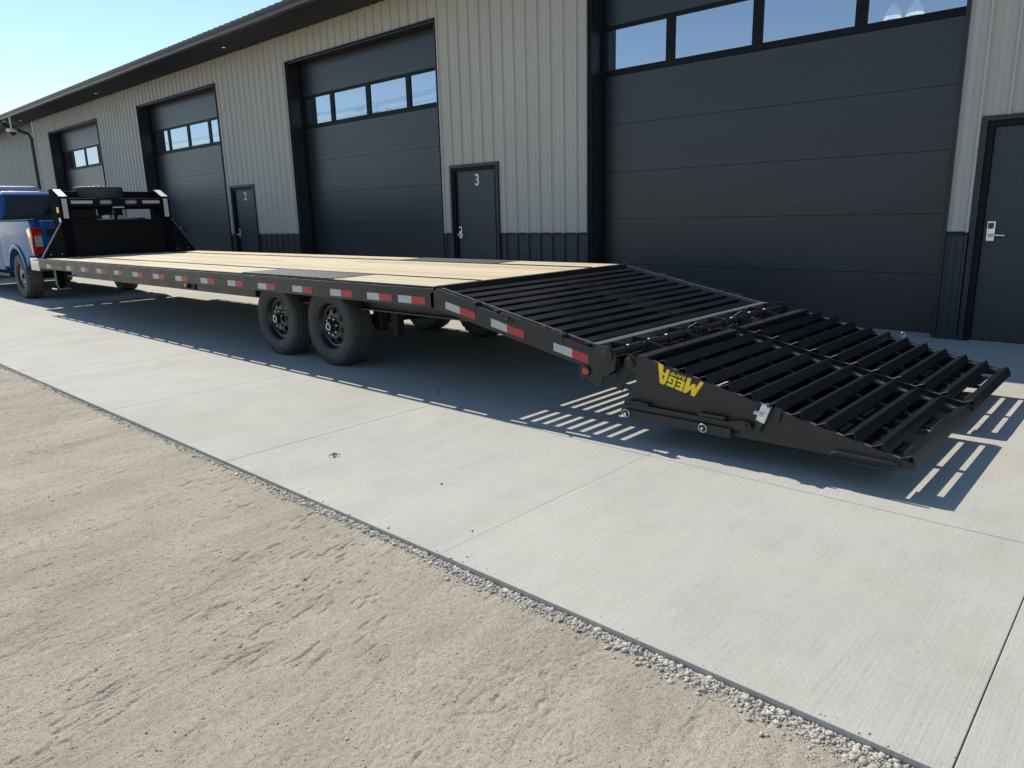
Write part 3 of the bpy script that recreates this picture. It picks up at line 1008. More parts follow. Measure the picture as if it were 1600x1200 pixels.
# main beams and crossmembers
for yb in (3.93, 5.69):
    b = MB()
    b.prism([(yb - 0.075, 0.55), (yb + 0.075, 0.55), (yb + 0.075, 0.562), (yb + 0.006, 0.562), (yb + 0.006, 0.786), (yb + 0.075, 0.786), (yb + 0.075, 0.798), (yb - 0.075, 0.798), (yb - 0.075, 0.786), (yb - 0.006, 0.786), (yb - 0.006, 0.562), (yb - 0.075, 0.562)], 'x', XF + 0.1, XR + 0.05)
    b.build('main_beam', FR, tl)
    # skirt that fills the web between beam and rail
    MB().box(XF + 0.6, -7.2, yb - (0.10 if yb < YC else -0.085), yb - (0.085 if yb < YC else -0.10), 0.565, 0.70).build('side_skirt', FR, tl)
cmm = MB().prism([(-0.03, 0.70), (0.03, 0.70), (0.03, 0.706), (0.003, 0.706), (0.003, 0.792), (0.03, 0.792), (0.03, 0.798), (-0.03, 0.798), (-0.03, 0.792), (-0.003, 0.792), (-0.003, 0.706), (-0.03, 0.706)], 'y', YN + 0.075, YF - 0.075).mesh('crossmember', FR, (0, 0, 0))
x = XF + 0.2
while x < XR:
    inst('crossmember', cmm, tl, (x, 0, 0))
    x += 0.41

# pine deck boards
def plank_row(y0, y1, cuts, zoff=0.0, x0=XF + 0.02, x1=XR):
    xs = [x0] + cuts + [x1]
    for a, e in zip(xs[:-1], xs[1:]):
        z = ZD - 0.001 + random.uniform(-0.002, 0.002) + zoff
        b = MB().box(a + 0.002, e - 0.002, y0 + 0.0022, y1 - 0.0022, z - 0.042, z)
        b.build('deck_plank', M['wood'], tl, bevel=0.004, segs=1)
TX0, TX1 = -6.98, -5.38
ya, yb_ = YN + 0.072, 4.055
mid = (ya + yb_) / 2
for y0, y1, c in ((ya, mid, -9.9), (mid, yb_, -10.7)):
    plank_row(y0, y1, [c], x1=TX0)
    plank_row(y0, y1, [], x0=TX1)
yc_, yd_ = 5.565, YF - 0.072
mid2 = (yc_ + yd_) / 2
for y0, y1, c in ((yc_, mid2, -10.2), (mid2, yd_, -9.4)):
    plank_row(y0, y1, [c], x1=TX0)
    plank_row(y0, y1, [], x0=TX1)
ni = 8
for i in range(ni):
    a = 4.085 + (5.535 - 4.085) * i / ni
    e = 4.085 + (5.535 - 4.085) * (i + 1) / ni
    plank_row(a, e, [[-8.5], [-9.9], [-7.3], [-10.6]][i % 4])
for yq in (4.07, 5.55):
    MB().box(XF, XR, yq - 0.0135, yq + 0.0135, 0.80, ZD + 0.006).build('hold_down_strip', FR, tl)
for y0, y1 in ((ya, yb_), (yc_, yd_)):
    MB().box(TX0 + 0.004, TX1 - 0.004, y0 + 0.002, y1 - 0.002, 0.83, ZD + 0.004).build('tread_plate', M['tread'], tl, bevel=0.002, segs=1)
# rear deck crossbar
MB().box(XR + 0.002, XR + 0.055, YN + 0.072, YF - 0.072, 0.68, ZD + 0.002).build('rear_crossbar', FR, tl, bevel=0.003)
for y0 in (YN + 0.002, YF - 0.06):
    MB().box(XR + 0.003, XR + 0.05, y0 + 0.014, y0 + 0.058, 0.70, 0.846).build('stake_pocket', FR, tl, bevel=0.003)

# dovetail: sloping slatted tail
DA, DB = (-4.0, 0.828), (-2.56, 0.541)
dsl = (DB[1] - DA[1]) / (DB[0] - DA[0])
dang = math.atan(dsl)
def dz(x): return DA[1] + (x - DA[0]) * dsl
L_d = math.hypot(DB[0] - DA[0], DB[1] - DA[1])
npl = 12
slm = MB().prism([(-0.037, 0.0), (-0.037, -0.007), (0.030, -0.007), (0.030, -0.052), (0.037, -0.052), (0.037, 0.0)], 'y', YN + 0.085, YF - 0.085).mesh('dovetail_slat', M['slat'], bevel=0.0015, segs=1)
for i in range(npl):
    x = DA[0] + 0.065 + i * (DB[0] - DA[0] - 0.10) / (npl - 1)
    inst('dovetail_slat', slm, tl, (x, 0, dz(x) - 0.014), rot=(0, -dang + random.uniform(-0.03, 0.03), 0))
for y0, y1 in ((YN, YN + 0.012), (YF - 0.012, YF)):
    b = MB().prism([(DA[0] - 0.04, 0.695), (DA[0] + 0.0, 0.690), (DB[0] + 0.03, dz(DB[0] + 0.03) - 0.135), (DB[0] + 0.03, dz(DB[0] + 0.03) - 0.002), (DA[0] + 0.01, dz(DA[0]) - 0.008), (DA[0] - 0.04, 0.80)], 'y', y0, y1)
    b.build('tail_rail', FR, tl, bevel=0.0025)
for y0, y1 in ((YN + 0.062, YN + 0.082), (YF - 0.082, YF - 0.062)):
    b = MB().prism([(DA[0], dz(DA[0]) - 0.13), (DB[0], dz(DB[0]) - 0.13), (DB[0] + 0.04, dz(DB[0] + 0.04) + 0.008), (DA[0] + 0.015, dz(DA[0]) + 0.008)], 'y', y0, y1)
    b.build('tail_edge_bar', M['dust_sun_grey'], tl, bevel=0.002)
for yy, sg in ((YN, 1), (YF, -1)):
    for xa, xb in ((-3.98, -3.60), (-3.42, -2.98), (-2.93, -2.62)):
        y0, y1 = sorted((yy + sg * 0.013, yy + sg * 0.061))
        for xx in (xa, xb - 0.035):
            MB().prism([(xx, dz(xx) - 0.12), (xx + 0.035, dz(xx + 0.035) - 0.12), (xx + 0.035, dz(xx + 0.035) + 0.006), (xx, dz(xx) + 0.006)], 'y', y0, y1).build('spacer', FR, tl)
for y0, y1 in ((3.90, 4.02), (YC - 0.06, YC + 0.06), (5.60, 5.72)):
    b = MB().prism([(XR + 0.06, 0.60), (DB[0], dz(DB[0]) - 0.20), (DB[0], dz(DB[0]) - 0.034), (XR + 0.06, dz(XR + 0.06) - 0.034)], 'y', y0, y1)
    b.build('tail_stringer', FR, tl)
for xa in (-3.877, -3.424, -2.874):
    for q, m_ in ((0, 'tape_w'), (0.150, 'tape_r')):
        a, e = xa + q, xa + q + 0.149
        MB().prism([(a, dz(a) - 0.108), (e, dz(e) - 0.108), (e, dz(e) - 0.052), (a, dz(a) - 0.052)], 'y', YN - 0.0014, YN).build({'tape_w': 'white_tape', 'tape_r': 'red_tape'}[m_], M[m_], tl)
for yy, sg in ((YN, 1), (YF, -1)):
    for xa, xb in ((-3.97, -3.57), (-3.33, -2.80)):
        y0, y1 = sorted((yy - sg * 0.003, yy + sg * 0.0115))
        MB().prism([(xa, dz(xa) - 0.055), (xb, dz(xb) - 0.055), (xb, dz(xb) + 0.016), (xa, dz(xa) + 0.016)], 'y', y0, y1).build('side_pocket', FR, tl, bevel=0.002)
        y0, y1 = sorted((yy + sg * 0.012, yy + sg * 0.060))
        MB().prism([(xb - 0.05, dz(xb) - 0.05), (xb, dz(xb) - 0.055), (xb, dz(xb) + 0.016), (xb - 0.05, dz(xb - 0.05) + 0.016)], 'y', y0, y1).build('pocket_end', FR, tl)
# little tie ring on the tail rail
MB().tube([(-3.27, YN - 0.002, 0.668), (-3.265, YN - 0.02, 0.672), (-3.25, YN - 0.022, 0.664), (-3.24, YN - 0.018, 0.648)], 0.007, 8).build('rope_hook', FR, tl, smooth=True)

# tail end plates, bumper, hinge tube
for y0, y1 in ((YN - 0.004, YN + 0.012), (YF - 0.012, YF + 0.004)):
    b = MB().prism([(-2.60, 0.535), (-2.60, 0.345), (-2.54, 0.315), (-2.50, 0.318), (-2.485, 0.375), (-2.405, 0.425), (-2.395, 0.50), (-2.41, 0.548), (-2.45, 0.566), (-2.52, 0.560)], 'y', y0, y1)
    b.build('tail_end_plate', FR, tl, bevel=0.003)
MB().lathe((-2.455, YN - 0.005, 0.515), [(0.040, 0.02), (0.040, -0.010), (0.033, -0.014)], 24, 'y').build('hinge_pin', FR, tl, smooth=True)
b = MB().box(-2.60, -2.585, YN + 0.013, YF - 0.013, 0.335, 0.50)
b.build('rear_bumper', FR, tl, bevel=0.003)
b = MB().box(-2.62, -2.555, YN + 0.064, YF - 0.064, dz(-2.6) - 0.075, dz(-2.6) + 0.012)
b.build('tail_end_bar', M['dust_sun_grey'], tl, bevel=0.003)
MB().box(-2.5845, -2.583, YN + 0.05, YN + 0.32, 0.375, 0.425).build('red_tape', M['tape_r'], tl)
MB().box(-2.5845, -2.583, YF - 0.32, YF - 0.05, 0.375, 0.425).build('red_tape', M['tape_r'], tl)
mk = MB().lathe((-2.612, YN - 0.0045, 0.398), [(0.033, 0.012), (0.033, 0.0), (0.031, -0.012), (0.026, -0.014)], 24, 'y').build('marker_light', M['rubber_dark'], tl, smooth=True)
MB().lathe((-2.612, YN - 0.0145, 0.398), [(0.025, 0.004), (0.024, -0.004), (0.014, -0.009), (0.003, -0.010)], 24, 'y').build('lens', M['red_lens'], mk, smooth='all')
MB().box(-2.67, -2.604, YN + 0.002, YN + 0.010, 0.345, 0.47).build('light_bracket', FR, tl, bevel=0.003)
# hinge tube with collars
HX, HZ = -2.452, 0.515
MB().tube([(HX, YN + 0.013, HZ), (HX, YF - 0.013, HZ)], 0.026, 18).build('hinge_tube', FR, tl, smooth=True)
for y, w, r in ((3.80, 0.14, 0.034), (4.02, 0.10, 0.038), (4.30, 0.22, 0.036), (4.55, 0.05, 0.042), (5.02, 0.07, 0.040), (5.25, 0.20, 0.034), (5.52, 0.12, 0.039), (5.80, 0.12, 0.034)):
    MB().lathe((HX, y - w / 2, HZ), [(r - 0.005, 0), (r, 0.006), (r, w - 0.006), (r - 0.005, w)], 18, 'y').build('hinge_collar', FR, tl, smooth=True)
for y in (3.70, 3.95, 4.40, 4.72, 4.98, 5.38, 5.66, 5.95):
    MB().bar((-2.56, y, 0.535), (HX, y, HZ + 0.02), 0.014, 0.05).build('hinge_lug', FR, tl)
# hydraulic hose loops by the hinge
for k, y in enumerate((4.52, 5.22)):
    p = [(HX - 0.02, y, HZ + 0.03), (HX + 0.03, y + 0.02, HZ + 0.065), (HX + 0.09, y + 0.06, HZ + 0.045), (HX + 0.10, y + 0.12, HZ + 0.01), (HX + 0.05, y + 0.17, HZ + 0.0)]
    MB().tube(p, 0.007, 8).build('hose', M['plastic'], tl, smooth=True)

# folding ramps
RS = -0.2294
def rz(x): return -0.0022 + x * RS
def ramp_part(y0, y1, near, lab):
    b = MB()
    side = [(-2.29, 0.528), (-2.29, 0.352), (-2.365, 0.245), (-2.40, 0.158), (-2.36, 0.143), (-0.772, 0.143), (-0.772, rz(-0.772)), (-2.20, rz(-2.20)), (-2.235, 0.520)]
    b.prism(side, 'y', y0, y0 + 0.010)
    rp = b.build('ramp', FR, tl, bevel=0.0025)
    tag(rp, lab)
    MB().prism(side, 'y', y1 - 0.010, y1).build('side_plate', FR, rp, bevel=0.0025)
    # longitudinal bearers under the cleats
    for f_ in (0.34, 0.67):
        yy = y0 + (y1 - y0) * f_
        MB().prism([(-2.25, 0.46), (-1.03, 0.18), (-1.0, 0.18), (-1.0, rz(-1.0) - 0.020), (-2.25, rz(-2.25) - 0.020)], 'y', yy - 0.02, yy + 0.02).build('bearer', FR, rp)
    yy = (y0 + y1) / 2
    MB().prism([(-1.02, 0.16), (-0.80, 0.16), (-0.80, rz(-0.80) - 0.02), (-1.02, rz(-1.02) - 0.02)], 'y', yy - 0.022, yy + 0.022).build('toe_bar', FR, rp)
    # flat flange strips on the side plates that carry the cleats
    for ya2, yb2 in ((y0 + 0.0105, y0 + 0.045), (y1 - 0.045, y1 - 0.0105)):
        MB().prism([(-2.22, rz(-2.22) - 0.018), (-0.79, rz(-0.79) - 0.018), (-0.79, rz(-0.79) - 0.006), (-2.22, rz(-2.22) - 0.006)], 'y', ya2, yb2).build('side_flange', M['dust_sun_grey'], rp)
    # hinge end tube and closing plate
    MB().box(-2.285, -2.215, y0 + 0.0105, y1 - 0.0105, 0.43, 0.524).build('hinge_end_beam', FR, rp, bevel=0.006)
    MB().box(-2.275, -2.263, y0 + 0.0105, y1 - 0.0105, 0.155, 0.43).build('end_web', FR, rp)  # plate lengthened downward to block sun through the hinge gap
    # toe plate between the last two cleats
    MB().prism([(-0.93, 0.158), (-0.79, 0.158), (-0.79, 0.166), (-0.93, 0.166)], 'y', y0 + 0.0105, y0 + 0.16).build('toe_plate', FR, rp)
    for ya4, yb4 in ((y0 + 0.161, y0 + 0.34), (y0 + 0.66, y0 + 0.92)):
        MB().box(-0.912, -0.862, ya4, yb4, 0.168, 0.176).build('toe_plate', FR, rp)
    # closed bottom pan, open only near the toe
    MB().box(-2.25, -0.985, y0 + 0.0105, y1 - 0.0105, 0.1445, 0.1525).build('bottom_pan', M['deep_black'], rp)
    # angle iron cleats, apex up
    lg, th = 0.059, 0.006
    s2 = math.sqrt(0.5)
    h = lg * s2
    e = th / s2
    poly = [(-h, -h), (-h + e, -h), (0, -e), (h - e, -h), (h, -h), (0, 0)]
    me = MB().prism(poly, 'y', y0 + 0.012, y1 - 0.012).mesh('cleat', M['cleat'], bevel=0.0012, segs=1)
    for i in range(11):
        x = -2.11 + 0.132 * i
        inst('cleat', me, rp, (x, 0, rz(x) + 0.034), rot=(0, -math.atan(RS) + 0.13, 0))
    # outer knuckles
    for yk in (y0 - 0.002, y1 - 0.012):
        b = MB().prism([(-2.29, 0.50), (-2.29, 0.42), (-2.345, 0.415), (-2.37, 0.44), (-2.375, 0.48), (-2.355, 0.515), (-2.32, 0.525)], 'y', yk, yk + 0.014)
        b.build('hinge_ear', FR, rp, bevel=0.002)
    MB().lathe((-2.335, y0 - 0.003, 0.470), [(0.033, 0.01), (0.033, -0.010), (0.028, -0.014)], 24, 'y').build('hinge_pin', FR, rp, smooth=True)
    MB().prism([(-2.40, 0.46), (-2.33, 0.45), (-2.36, 0.40), (-2.40, 0.32), (-2.41, 0.28), (-2.47, 0.31), (-2.45, 0.40)], 'y', y0 + 0.03, y0 + 0.045).build('link_arm', FR, rp, bevel=0.002)
    # second link between hinge tube and ramp
    for yy in (y0 + 0.36, y1 - 0.36):
        MB().bar((HX, yy, HZ), (-2.26, yy, 0.475), 0.016, 0.06).build('link_arm', FR, rp)
    if near:
        # support bar along the foot of the plate, with two ring pins
        b = MB().prism([(-2.345, 0.165), (-1.83, 0.170), (-1.62, 0.190), (-1.575, 0.19), (-1.55, 0.215), (-1.57, 0.243), (-1.62, 0.245), (-1.70, 0.228), (-2.27, 0.232), (-2.36, 0.215)], 'y', y0 - 0.028, y0 - 0.016)
        b.build('support_bar', FR, rp, bevel=0.002)
        MB().box(-2.33, -1.66, y0 - 0.045, y0 - 0.0285, 0.142, 0.196).build('lower_bar', FR, rp, bevel=0.003)
        for xa, xb in ((-2.32, -2.18), (-1.86, -1.70)):
            MB().box(xa, xb, y0 - 0.040, y0 - 0.001, 0.236, 0.250).build('bar_bracket', FR, rp, bevel=0.003)
        MB().lathe((-1.592, y0 - 0.029, 0.217), [(0.016, 0.002), (0.016, -0.006), (0.010, -0.008)], 16, 'y').build('pivot_bolt', FR, rp, smooth=True)
        for px, pz in ((-2.325, 0.172), (-1.822, 0.172)):
            ring = [(px + 0.024 * math.cos(a), y0 - 0.052 - 0.006 * math.sin(a), pz + 0.024 * math.sin(a)) for a in np.linspace(0, 2 * math.pi, 20, endpoint=False)]
            MB().tube(ring, 0.0030, 6, closed=True).build('pin_ring', M['zinc'], rp, smooth=True)
            MB().tube([(px, y0 - 0.02, pz), (px, y0 - 0.062, pz)], 0.0075, 10).build('lock_pin', M['zinc'], rp, smooth=True)
        # zinc over-centre latch
        lx, lz = -1.50, 0.315
        b = MB().bar((lx - 0.005, y0 - 0.022, lz - 0.055), (lx + 0.025, y0 - 0.022, lz + 0.035), 0.036, 0.050)
        b.build('latch', M['zinc'], rp, bevel=0.005)
        b = MB()
        b.tube([(lx - 0.035, y0 - 0.045, lz - 0.005), (lx + 0.01, y0 - 0.04, lz - 0.012)], 0.011, 10)
        b.tube([(lx + 0.02, y0 - 0.05, lz + 0.035), (lx + 0.02, y0 - 0.01, lz + 0.035)], 0.013, 10)
        b.build('latch_bolt', M['zinc'], rp, smooth=True)
        MB().prism([(lx - 0.02, lz - 0.05), (lx + 0.012, lz - 0.055), (lx - 0.012, lz - 0.125), (lx - 0.026, lz - 0.128), (lx - 0.036, lz - 0.118)], 'y', y0 - 0.03, y0 - 0.018).build('latch_handle', FR, rp, bevel=0.002)
        MB().prism([(lx + 0.06, lz + 0.03), (lx + 0.10, lz + 0.025), (lx + 0.085, lz - 0.045), (lx + 0.066, lz - 0.052), (lx + 0.052, lz - 0.04)], 'y', y0 - 0.016, y0 - 0.004).build('latch_hook', FR, rp, bevel=0.002)
        # rod loop handle near the toe
        hp = [(-1.149, 0.146), (-1.142, 0.160), (-1.125, 0.170), (-1.11, 0.172), (-0.87, 0.170), (-0.85, 0.168), (-0.836, 0.160), (-0.834, 0.150), (-0.842, 0.141), (-0.858, 0.137), (-1.11, 0.137), (-1.135, 0.137), (-1.145, 0.140)]
        MB().tube([(px, y0 - 0.024, pz) for px, pz in hp], 0.0055, 8, closed=True).build('rod_handle', FR, rp, smooth=True)
        # MEGA RAMP decal, standing on its head along the sloping edge
        s = 0.103
        a = math.atan(RS)
        P0 = Vector((-1.85, 0, rz(-1.85) - 0.006))
        ex = Vector((-math.cos(a), 0, -math.sin(a)))
        ez = Vector((math.sin(a) * 1.0, 0, -math.cos(a)))
        polys = [
            [(0.0, 0.0), (0.22, 0.0), (0.40, 0.50), (0.44, 0.28), (0.60, 0.28), (0.78, 0.52), (0.76, 0.06), (0.98, 0.06), (1.06, 0.95), (0.86, 0.95), (0.60, 0.58), (0.56, 0.95), (0.34, 0.95)],
            [(1.06, 0.36), (1.54, 0.36), (1.55, 0.49), (1.27, 0.49), (1.275, 0.58), (1.51, 0.58), (1.52, 0.70), (1.285, 0.70), (1.29, 0.80), (1.56, 0.80), (1.57, 0.95), (1.12, 0.95)],
            [(1.60, 0.42), (1.66, 0.36), (2.06, 0.36), (2.10, 0.72), (1.86, 0.72), (1.85, 0.60), (1.92, 0.60), (1.91, 0.49), (1.77, 0.49), (1.79, 0.80), (2.11, 0.80), (2.12, 0.95), (1.70, 0.95), (1.63, 0.88)],
            [(2.13, 0.06), (2.33, 0.06), (2.34, 0.30), (2.50, 0.30), (2.58, -0.08), (2.94, -0.12), (2.55, 0.98), (2.25, 0.98), (2.15, 0.60)],
            [(2.36, 0.46), (2.47, 0.46), (2.42, 0.72), (2.39, 0.72)],
        ]
        b = MB()
        for pi_, pl in enumerate(polys):
            if pi_ == 4: continue
            n = len(pl)
            vs = []
            for dy in (-0.0012, 0.0):
                for u, v in pl:
                    p = P0 + ex * u * s + ez * v * s
                    vs.append((p.x, y0 + dy, p.z))
            b.add(vs, [tuple(range(n)), tuple(range(2 * n - 1, n - 1, -1))] + [(i, (i + 1) % n, n + (i + 1) % n, n + i) for i in range(n)])
        b.build('mega_lettering', M['yellow'], rp)
        b = MB()
        vs = []
        for dy in (-0.0020, -0.0013):
            for u, v in polys[4]:
                p = P0 + ex * u * s + ez * v * s
                vs.append((p.x, y0 + dy, p.z))
        b.add(vs, [(0, 1, 2, 3), (7, 6, 5, 4), (0, 1, 5, 4), (1, 2, 6, 5), (2, 3, 7, 6), (3, 0, 4, 7)])
        b.build('letter_counter', FR, rp)
        c = P0 + ex * 1.58 * s + ez * 0.17 * s
        R3 = Matrix(((ex.x, ez.x * -1 * -1, 0, 0), (0, 0, -1, 0), (ex.z, ez.z, 0, 0), (0, 0, 0, 1)))
        org = ORG[rp.name]
        X = Matrix.Translation(Vector((c.x - org[0], y0 - 0.0007 - org[1], c.z - org[2]))) @ R3
        me = text_mesh('RAMP', 0.031, 0.0005, M['yellow'], X, sx=1.25, offset=0.0004)
        me.name = 'ramp_lettering'
        o = bpy.data.objects.new('ramp_lettering', me)
        C.objects.link(o)
        o.parent = rp
    return rp
ramp_part(3.575, 4.765, True, 'near folding ramp with yellow MEGA RAMP lettering')
ramp_part(4.875, 6.055, False, 'far folding ramp')
# eye pin on the far ramp edge
far_ramp = [o for o in bpy.data.objects if o.get('label') == 'far folding ramp'][0]
px, pz = -1.49, 0.378
ring = [(px + 0.016 * math.cos(a), 6.06, pz + 0.016 * math.sin(a)) for a in np.linspace(0, 2 * math.pi, 18, endpoint=False)]
MB().tube(ring, 0.003, 6, closed=True).build('pin_ring', M['zinc'], far_ramp, smooth=True)
MB().tube([(px, 6.06, pz - 0.012), (px + 0.01, 6.058, rz(px) - 0.05)], 0.006, 8).build('lock_pin', M['zinc'], far_ramp, smooth=True)

# axles, wheels
TR = 0.378
tyre_t = tyre_mesh(TR, 0.235, 0.218, M['tyre'], M['tread_rubber'])
rim_t = rim_mesh(0.212, 0.102, M['rim'], nh=8, hole=(0.56, 0.74))
hub_t = MB().lathe((0, 0, 0), [(0.058, -0.03), (0.056, -0.085), (0.046, -0.092), (0.043, -0.122), (0.030, -0.126), (0.022, -0.118)], 28, 'y').mesh('hub', M['rim'], smooth=True)
capr = MB().lathe((0, 0, 0), [(0.034, -0.1255), (0.034, -0.130), (0.024, -0.130), (0.024, -0.1255)], 28, 'y', cap=False).mesh('hub_ring', M['chrome'], smooth=True)
nut = MB().lathe((0, 0, 0), [(0.011, 0.0), (0.011, -0.024), (0.007, -0.028)], 6, 'y').mesh('lug_nut', M['chrome'])
AX = [-5.77, -6.72]
def wheel(x, y, flip, parent, tm, rm, R, nn=8, nr=0.082, name='wheel', lugs=True, hubs=(True, True)):
    w = bpy.data.objects.new(name, None)
    C.objects.link(w)
    po = ORG[parent.name]
    w.parent = parent
    w.location = (x - po[0], y - po[1], R - 0.006 - po[2])
    w.rotation_euler = (0, random.uniform(0, 6), math.pi if flip else 0)
    ORG[w.name] = (0, 0, 0)
    for nm, me in (('tyre', tm), ('rim', rm)) + ((('hub', hub_t),) if hubs[0] else ()) + ((('hub_ring', capr),) if hubs[1] else ()):
        o = bpy.data.objects.new(nm, me)
        C.objects.link(o)
        o.parent = w
    if lugs:
        for k in range(nn):
            a = 2 * math.pi * k / nn
            o = bpy.data.objects.new('lug_nut', nut)
            C.objects.link(o)
            o.parent = w
            o.location = (nr * math.cos(a), -0.070, nr * math.sin(a))
    return w
for x in AX:
    wheel(x, 3.885, False, tl, tyre_t, rim_t, TR)
    wheel(x, 5.83, True, tl, tyre_t, rim_t, TR)
    MB().tube([(x, 3.98, TR), (x, 5.74, TR)], 0.055, 12).build('axle', FR, tl, smooth=True)
for yb in (4.10, 5.52):
    for hp_ in ([(-7.36, 0.55), (-7.29, 0.55), (-7.27, 0.36), (-7.34, 0.36)], [(-6.32, 0.55), (-6.18, 0.55), (-6.20, 0.36), (-6.30, 0.36)], [(-5.22, 0.55), (-5.13, 0.55), (-5.13, 0.30), (-5.22, 0.30)]):
        MB().prism(hp_, 'y', yb - 0.04, yb + 0.04).build('spring_hanger', FR, tl)
    for x in AX:
        b = MB()
        for q in range(4):
            b.prism([(x - 0.52 + q * 0.09, 0.42 - q * 0.012), (x, 0.47 - q * 0.012), (x + 0.52 - q * 0.09, 0.42 - q * 0.012), (x + 0.52 - q * 0.09, 0.409 - q * 0.012), (x, 0.459 - q * 0.012), (x - 0.52 + q * 0.09, 0.409 - q * 0.012)], 'y', yb - 0.03, yb + 0.03)
        b.build('leaf_spring', FR, tl)
# equaliser box and rear cross tube seen behind the wheels
MB().box(-5.45, -5.33, 4.04, 4.12, 0.33, 0.55).build('mudflap_bracket', FR, tl, bevel=0.006)
MB().tube([(-5.36, 4.12, 0.46), (-5.0, 5.52, 0.46)], 0.03, 10).build('cross_tube', FR, tl, smooth=True)
# amber side marker in its black pocket
MB().box(-8.70, -8.60, 3.815, 3.8275, 0.57, 0.695).build('marker_pocket', M['rubber_dark'], tl)
mk = MB().lathe((-8.78, 3.80, 0.625), [(0.052, 0.02), (0.052, 0.0), (0.046, -0.010)], 20, 'y').build('side_marker', M['rubber_dark'], tl, smooth=True)
MB().lathe((-8.78, 3.788, 0.625), [(0.042, 0.0), (0.036, -0.010), (0.01, -0.014)], 20, 'y').build('lens', M['amber'], mk, smooth='all')

# headboard and gooseneck
b = MB().prism([(YN + 0.04, ZD + 0.002), (YF - 0.04, ZD + 0.002), (5.66, 1.42), (3.93, 1.42)], 'x', XF - 0.012, XF)
b.build('headboard', M['deep_black'], tl, bevel=0.003)
for yy0, yy1 in ((3.93, 4.07), (5.53, 5.67)):
    up = MB().prism([(XF + 0.03, ZD + 0.003), (XF + 0.03, 1.80), (XF - 0.28, 1.93), (XF - 0.42, 1.93), (XF - 0.42, 1.30), (XF - 0.16, ZD + 0.003)], 'y', yy0, yy1).build('headboard_post', M['matt'], tl, bevel=0.004)
    ym = (yy0 + yy1) / 2
    MB().box(XF + 0.030, XF + 0.0316, ym - 0.038, ym + 0.038, 1.46, 1.77).build('white_tape', M['tape_w'], tl)
    nx, nz = 0.13, 0.31
    l = math.hypot(nx, nz)
    ox, oz = nx / l * 0.002, nz / l * 0.002
    p0 = (XF + 0.015, 1.806)
    p1 = (XF - 0.265, 1.924)
    MB().prism([(p0[0], p0[1]), (p1[0], p1[1]), (p1[0] + ox, p1[1] + oz), (p0[0] + ox, p0[1] + oz)], 'y', ym - 0.055, ym + 0.055).build('white_tape', M['tape_w'], tl)
# slanted gusset flanges, their sun glint put in as a grey coat
for pts in (((XF + 0.01, YN + 0.045, ZD + 0.006), (XF + 0.01, 3.925, 1.415)), ((XF + 0.01, YF - 0.045, ZD + 0.006), (XF + 0.01, 5.675, 1.415))):
    MB().bar(pts[0], pts[1], 0.05, 0.012, (1, 0, 0)).build('gusset_flange', M['dust_sun_grey'], tl)
MB().box(XF - 0.02, XF + 0.025, 4.0705, 5.5295, 1.645, 1.775).build('upper_crossbeam', M['deep_black'], tl, bevel=0.006)
MB().box(XF - 0.40, XF - 0.36, 4.0705, 5.5295, 1.60, 1.90).build('neck_plate', M['deep_black'], tl, bevel=0.004)
MB().box(XF - 0.36, XF - 0.021, 4.0705, 5.5295, 1.735, 1.752).build('tool_tray', M['deep_black'], tl)
MB().box(XF + 0.001, XF + 0.055, 4.0705, 5.5295, 1.385, 1.425).build('middle_flange', M['deep_black'], tl, bevel=0.004)
MB().box(XF + 0.001, XF + 0.035, 4.0705, 5.5295, 1.10, 1.16).build('lower_flange', M['deep_black'], tl, bevel=0.004)
for y0, y1 in ((4.10, 4.42), (5.21, 5.50)):
    MB().box(XF + 0.025, XF + 0.0266, y0, y1, 1.690, 1.738).build('white_tape', M['tape_w'], tl)
for yy in (4.62, 5.02):
    pl = [(yy + 0.06 + 0.036 * math.cos(a), 1.713 + 0.036 * math.sin(a)) for a in np.linspace(-math.pi / 2, math.pi / 2, 9)] + [(yy - 0.06 + 0.036 * math.cos(a), 1.713 + 0.036 * math.sin(a)) for a in np.linspace(math.pi / 2, 1.5 * math.pi, 9)]
    wk = MB().prism(pl, 'x', XF + 0.0255, XF + 0.040).build('work_light', M['grey_plastic'], tl, bevel=0.002)
    for q in range(5):
        MB().lathe((XF + 0.0402, yy - 0.056 + q * 0.028, 1.713), [(0.018, 0.0), (0.012, 0.005)], 12, 'x').build('lamp_lens', M['clear_lens'], wk)
MB().box(XF + 0.0255, XF + 0.034, 4.72, 4.90, 1.618, 1.640).build('number_plate_lamp', M['tape_w'], tl)
MB().bar((XF - 0.09, 4.072, 1.50), (XF - 0.09, 4.50, 1.62), 0.05, 0.03, (1, 0, 0)).build('hydraulic_pump_arm', M['deep_black'], tl)
MB().box(XF - 0.34, XF - 0.05, 4.0705, 4.48, 1.425, 1.60).build('tool_box', M['deep_black'], tl, bevel=0.01)
MB().box(XF - 0.08, XF - 0.02, 4.74, 4.79, 1.42, 1.64).build('centre_post', M['deep_black'], tl)
for yb in ((4.02), (5.58)):
    pass
# bolts on the headboard foot
bt = MB().lathe((0, 0, 0), [(0.012, 0.0), (0.012, 0.008), (0.008, 0.011)], 6, 'x').mesh('bolt', M['zinc'])
for yy in (3.70, 3.86, 5.72, 5.92):
    inst('bolt', bt, tl, (XF + 0.001, yy, 0.90))
# wire loop on the far gusset
MB().tube([(XF, 5.80, 1.24), (XF + 0.01, 5.86, 1.28), (XF + 0.01, 5.95, 1.18), (XF, 5.92, 1.13)], 0.008, 6).build('rope_hook', M['deep_black'], tl, smooth=True)
# warning sticker on the near post
MB().box(XF - 0.16, XF - 0.06, 3.9285, 3.93, 1.55, 1.64).build('warning_sticker', M['yellow'], tl)
MB().box(XF - 0.12, XF - 0.03, 3.9285, 3.93, 1.40, 1.47).build('white_sticker', M['white'], tl)
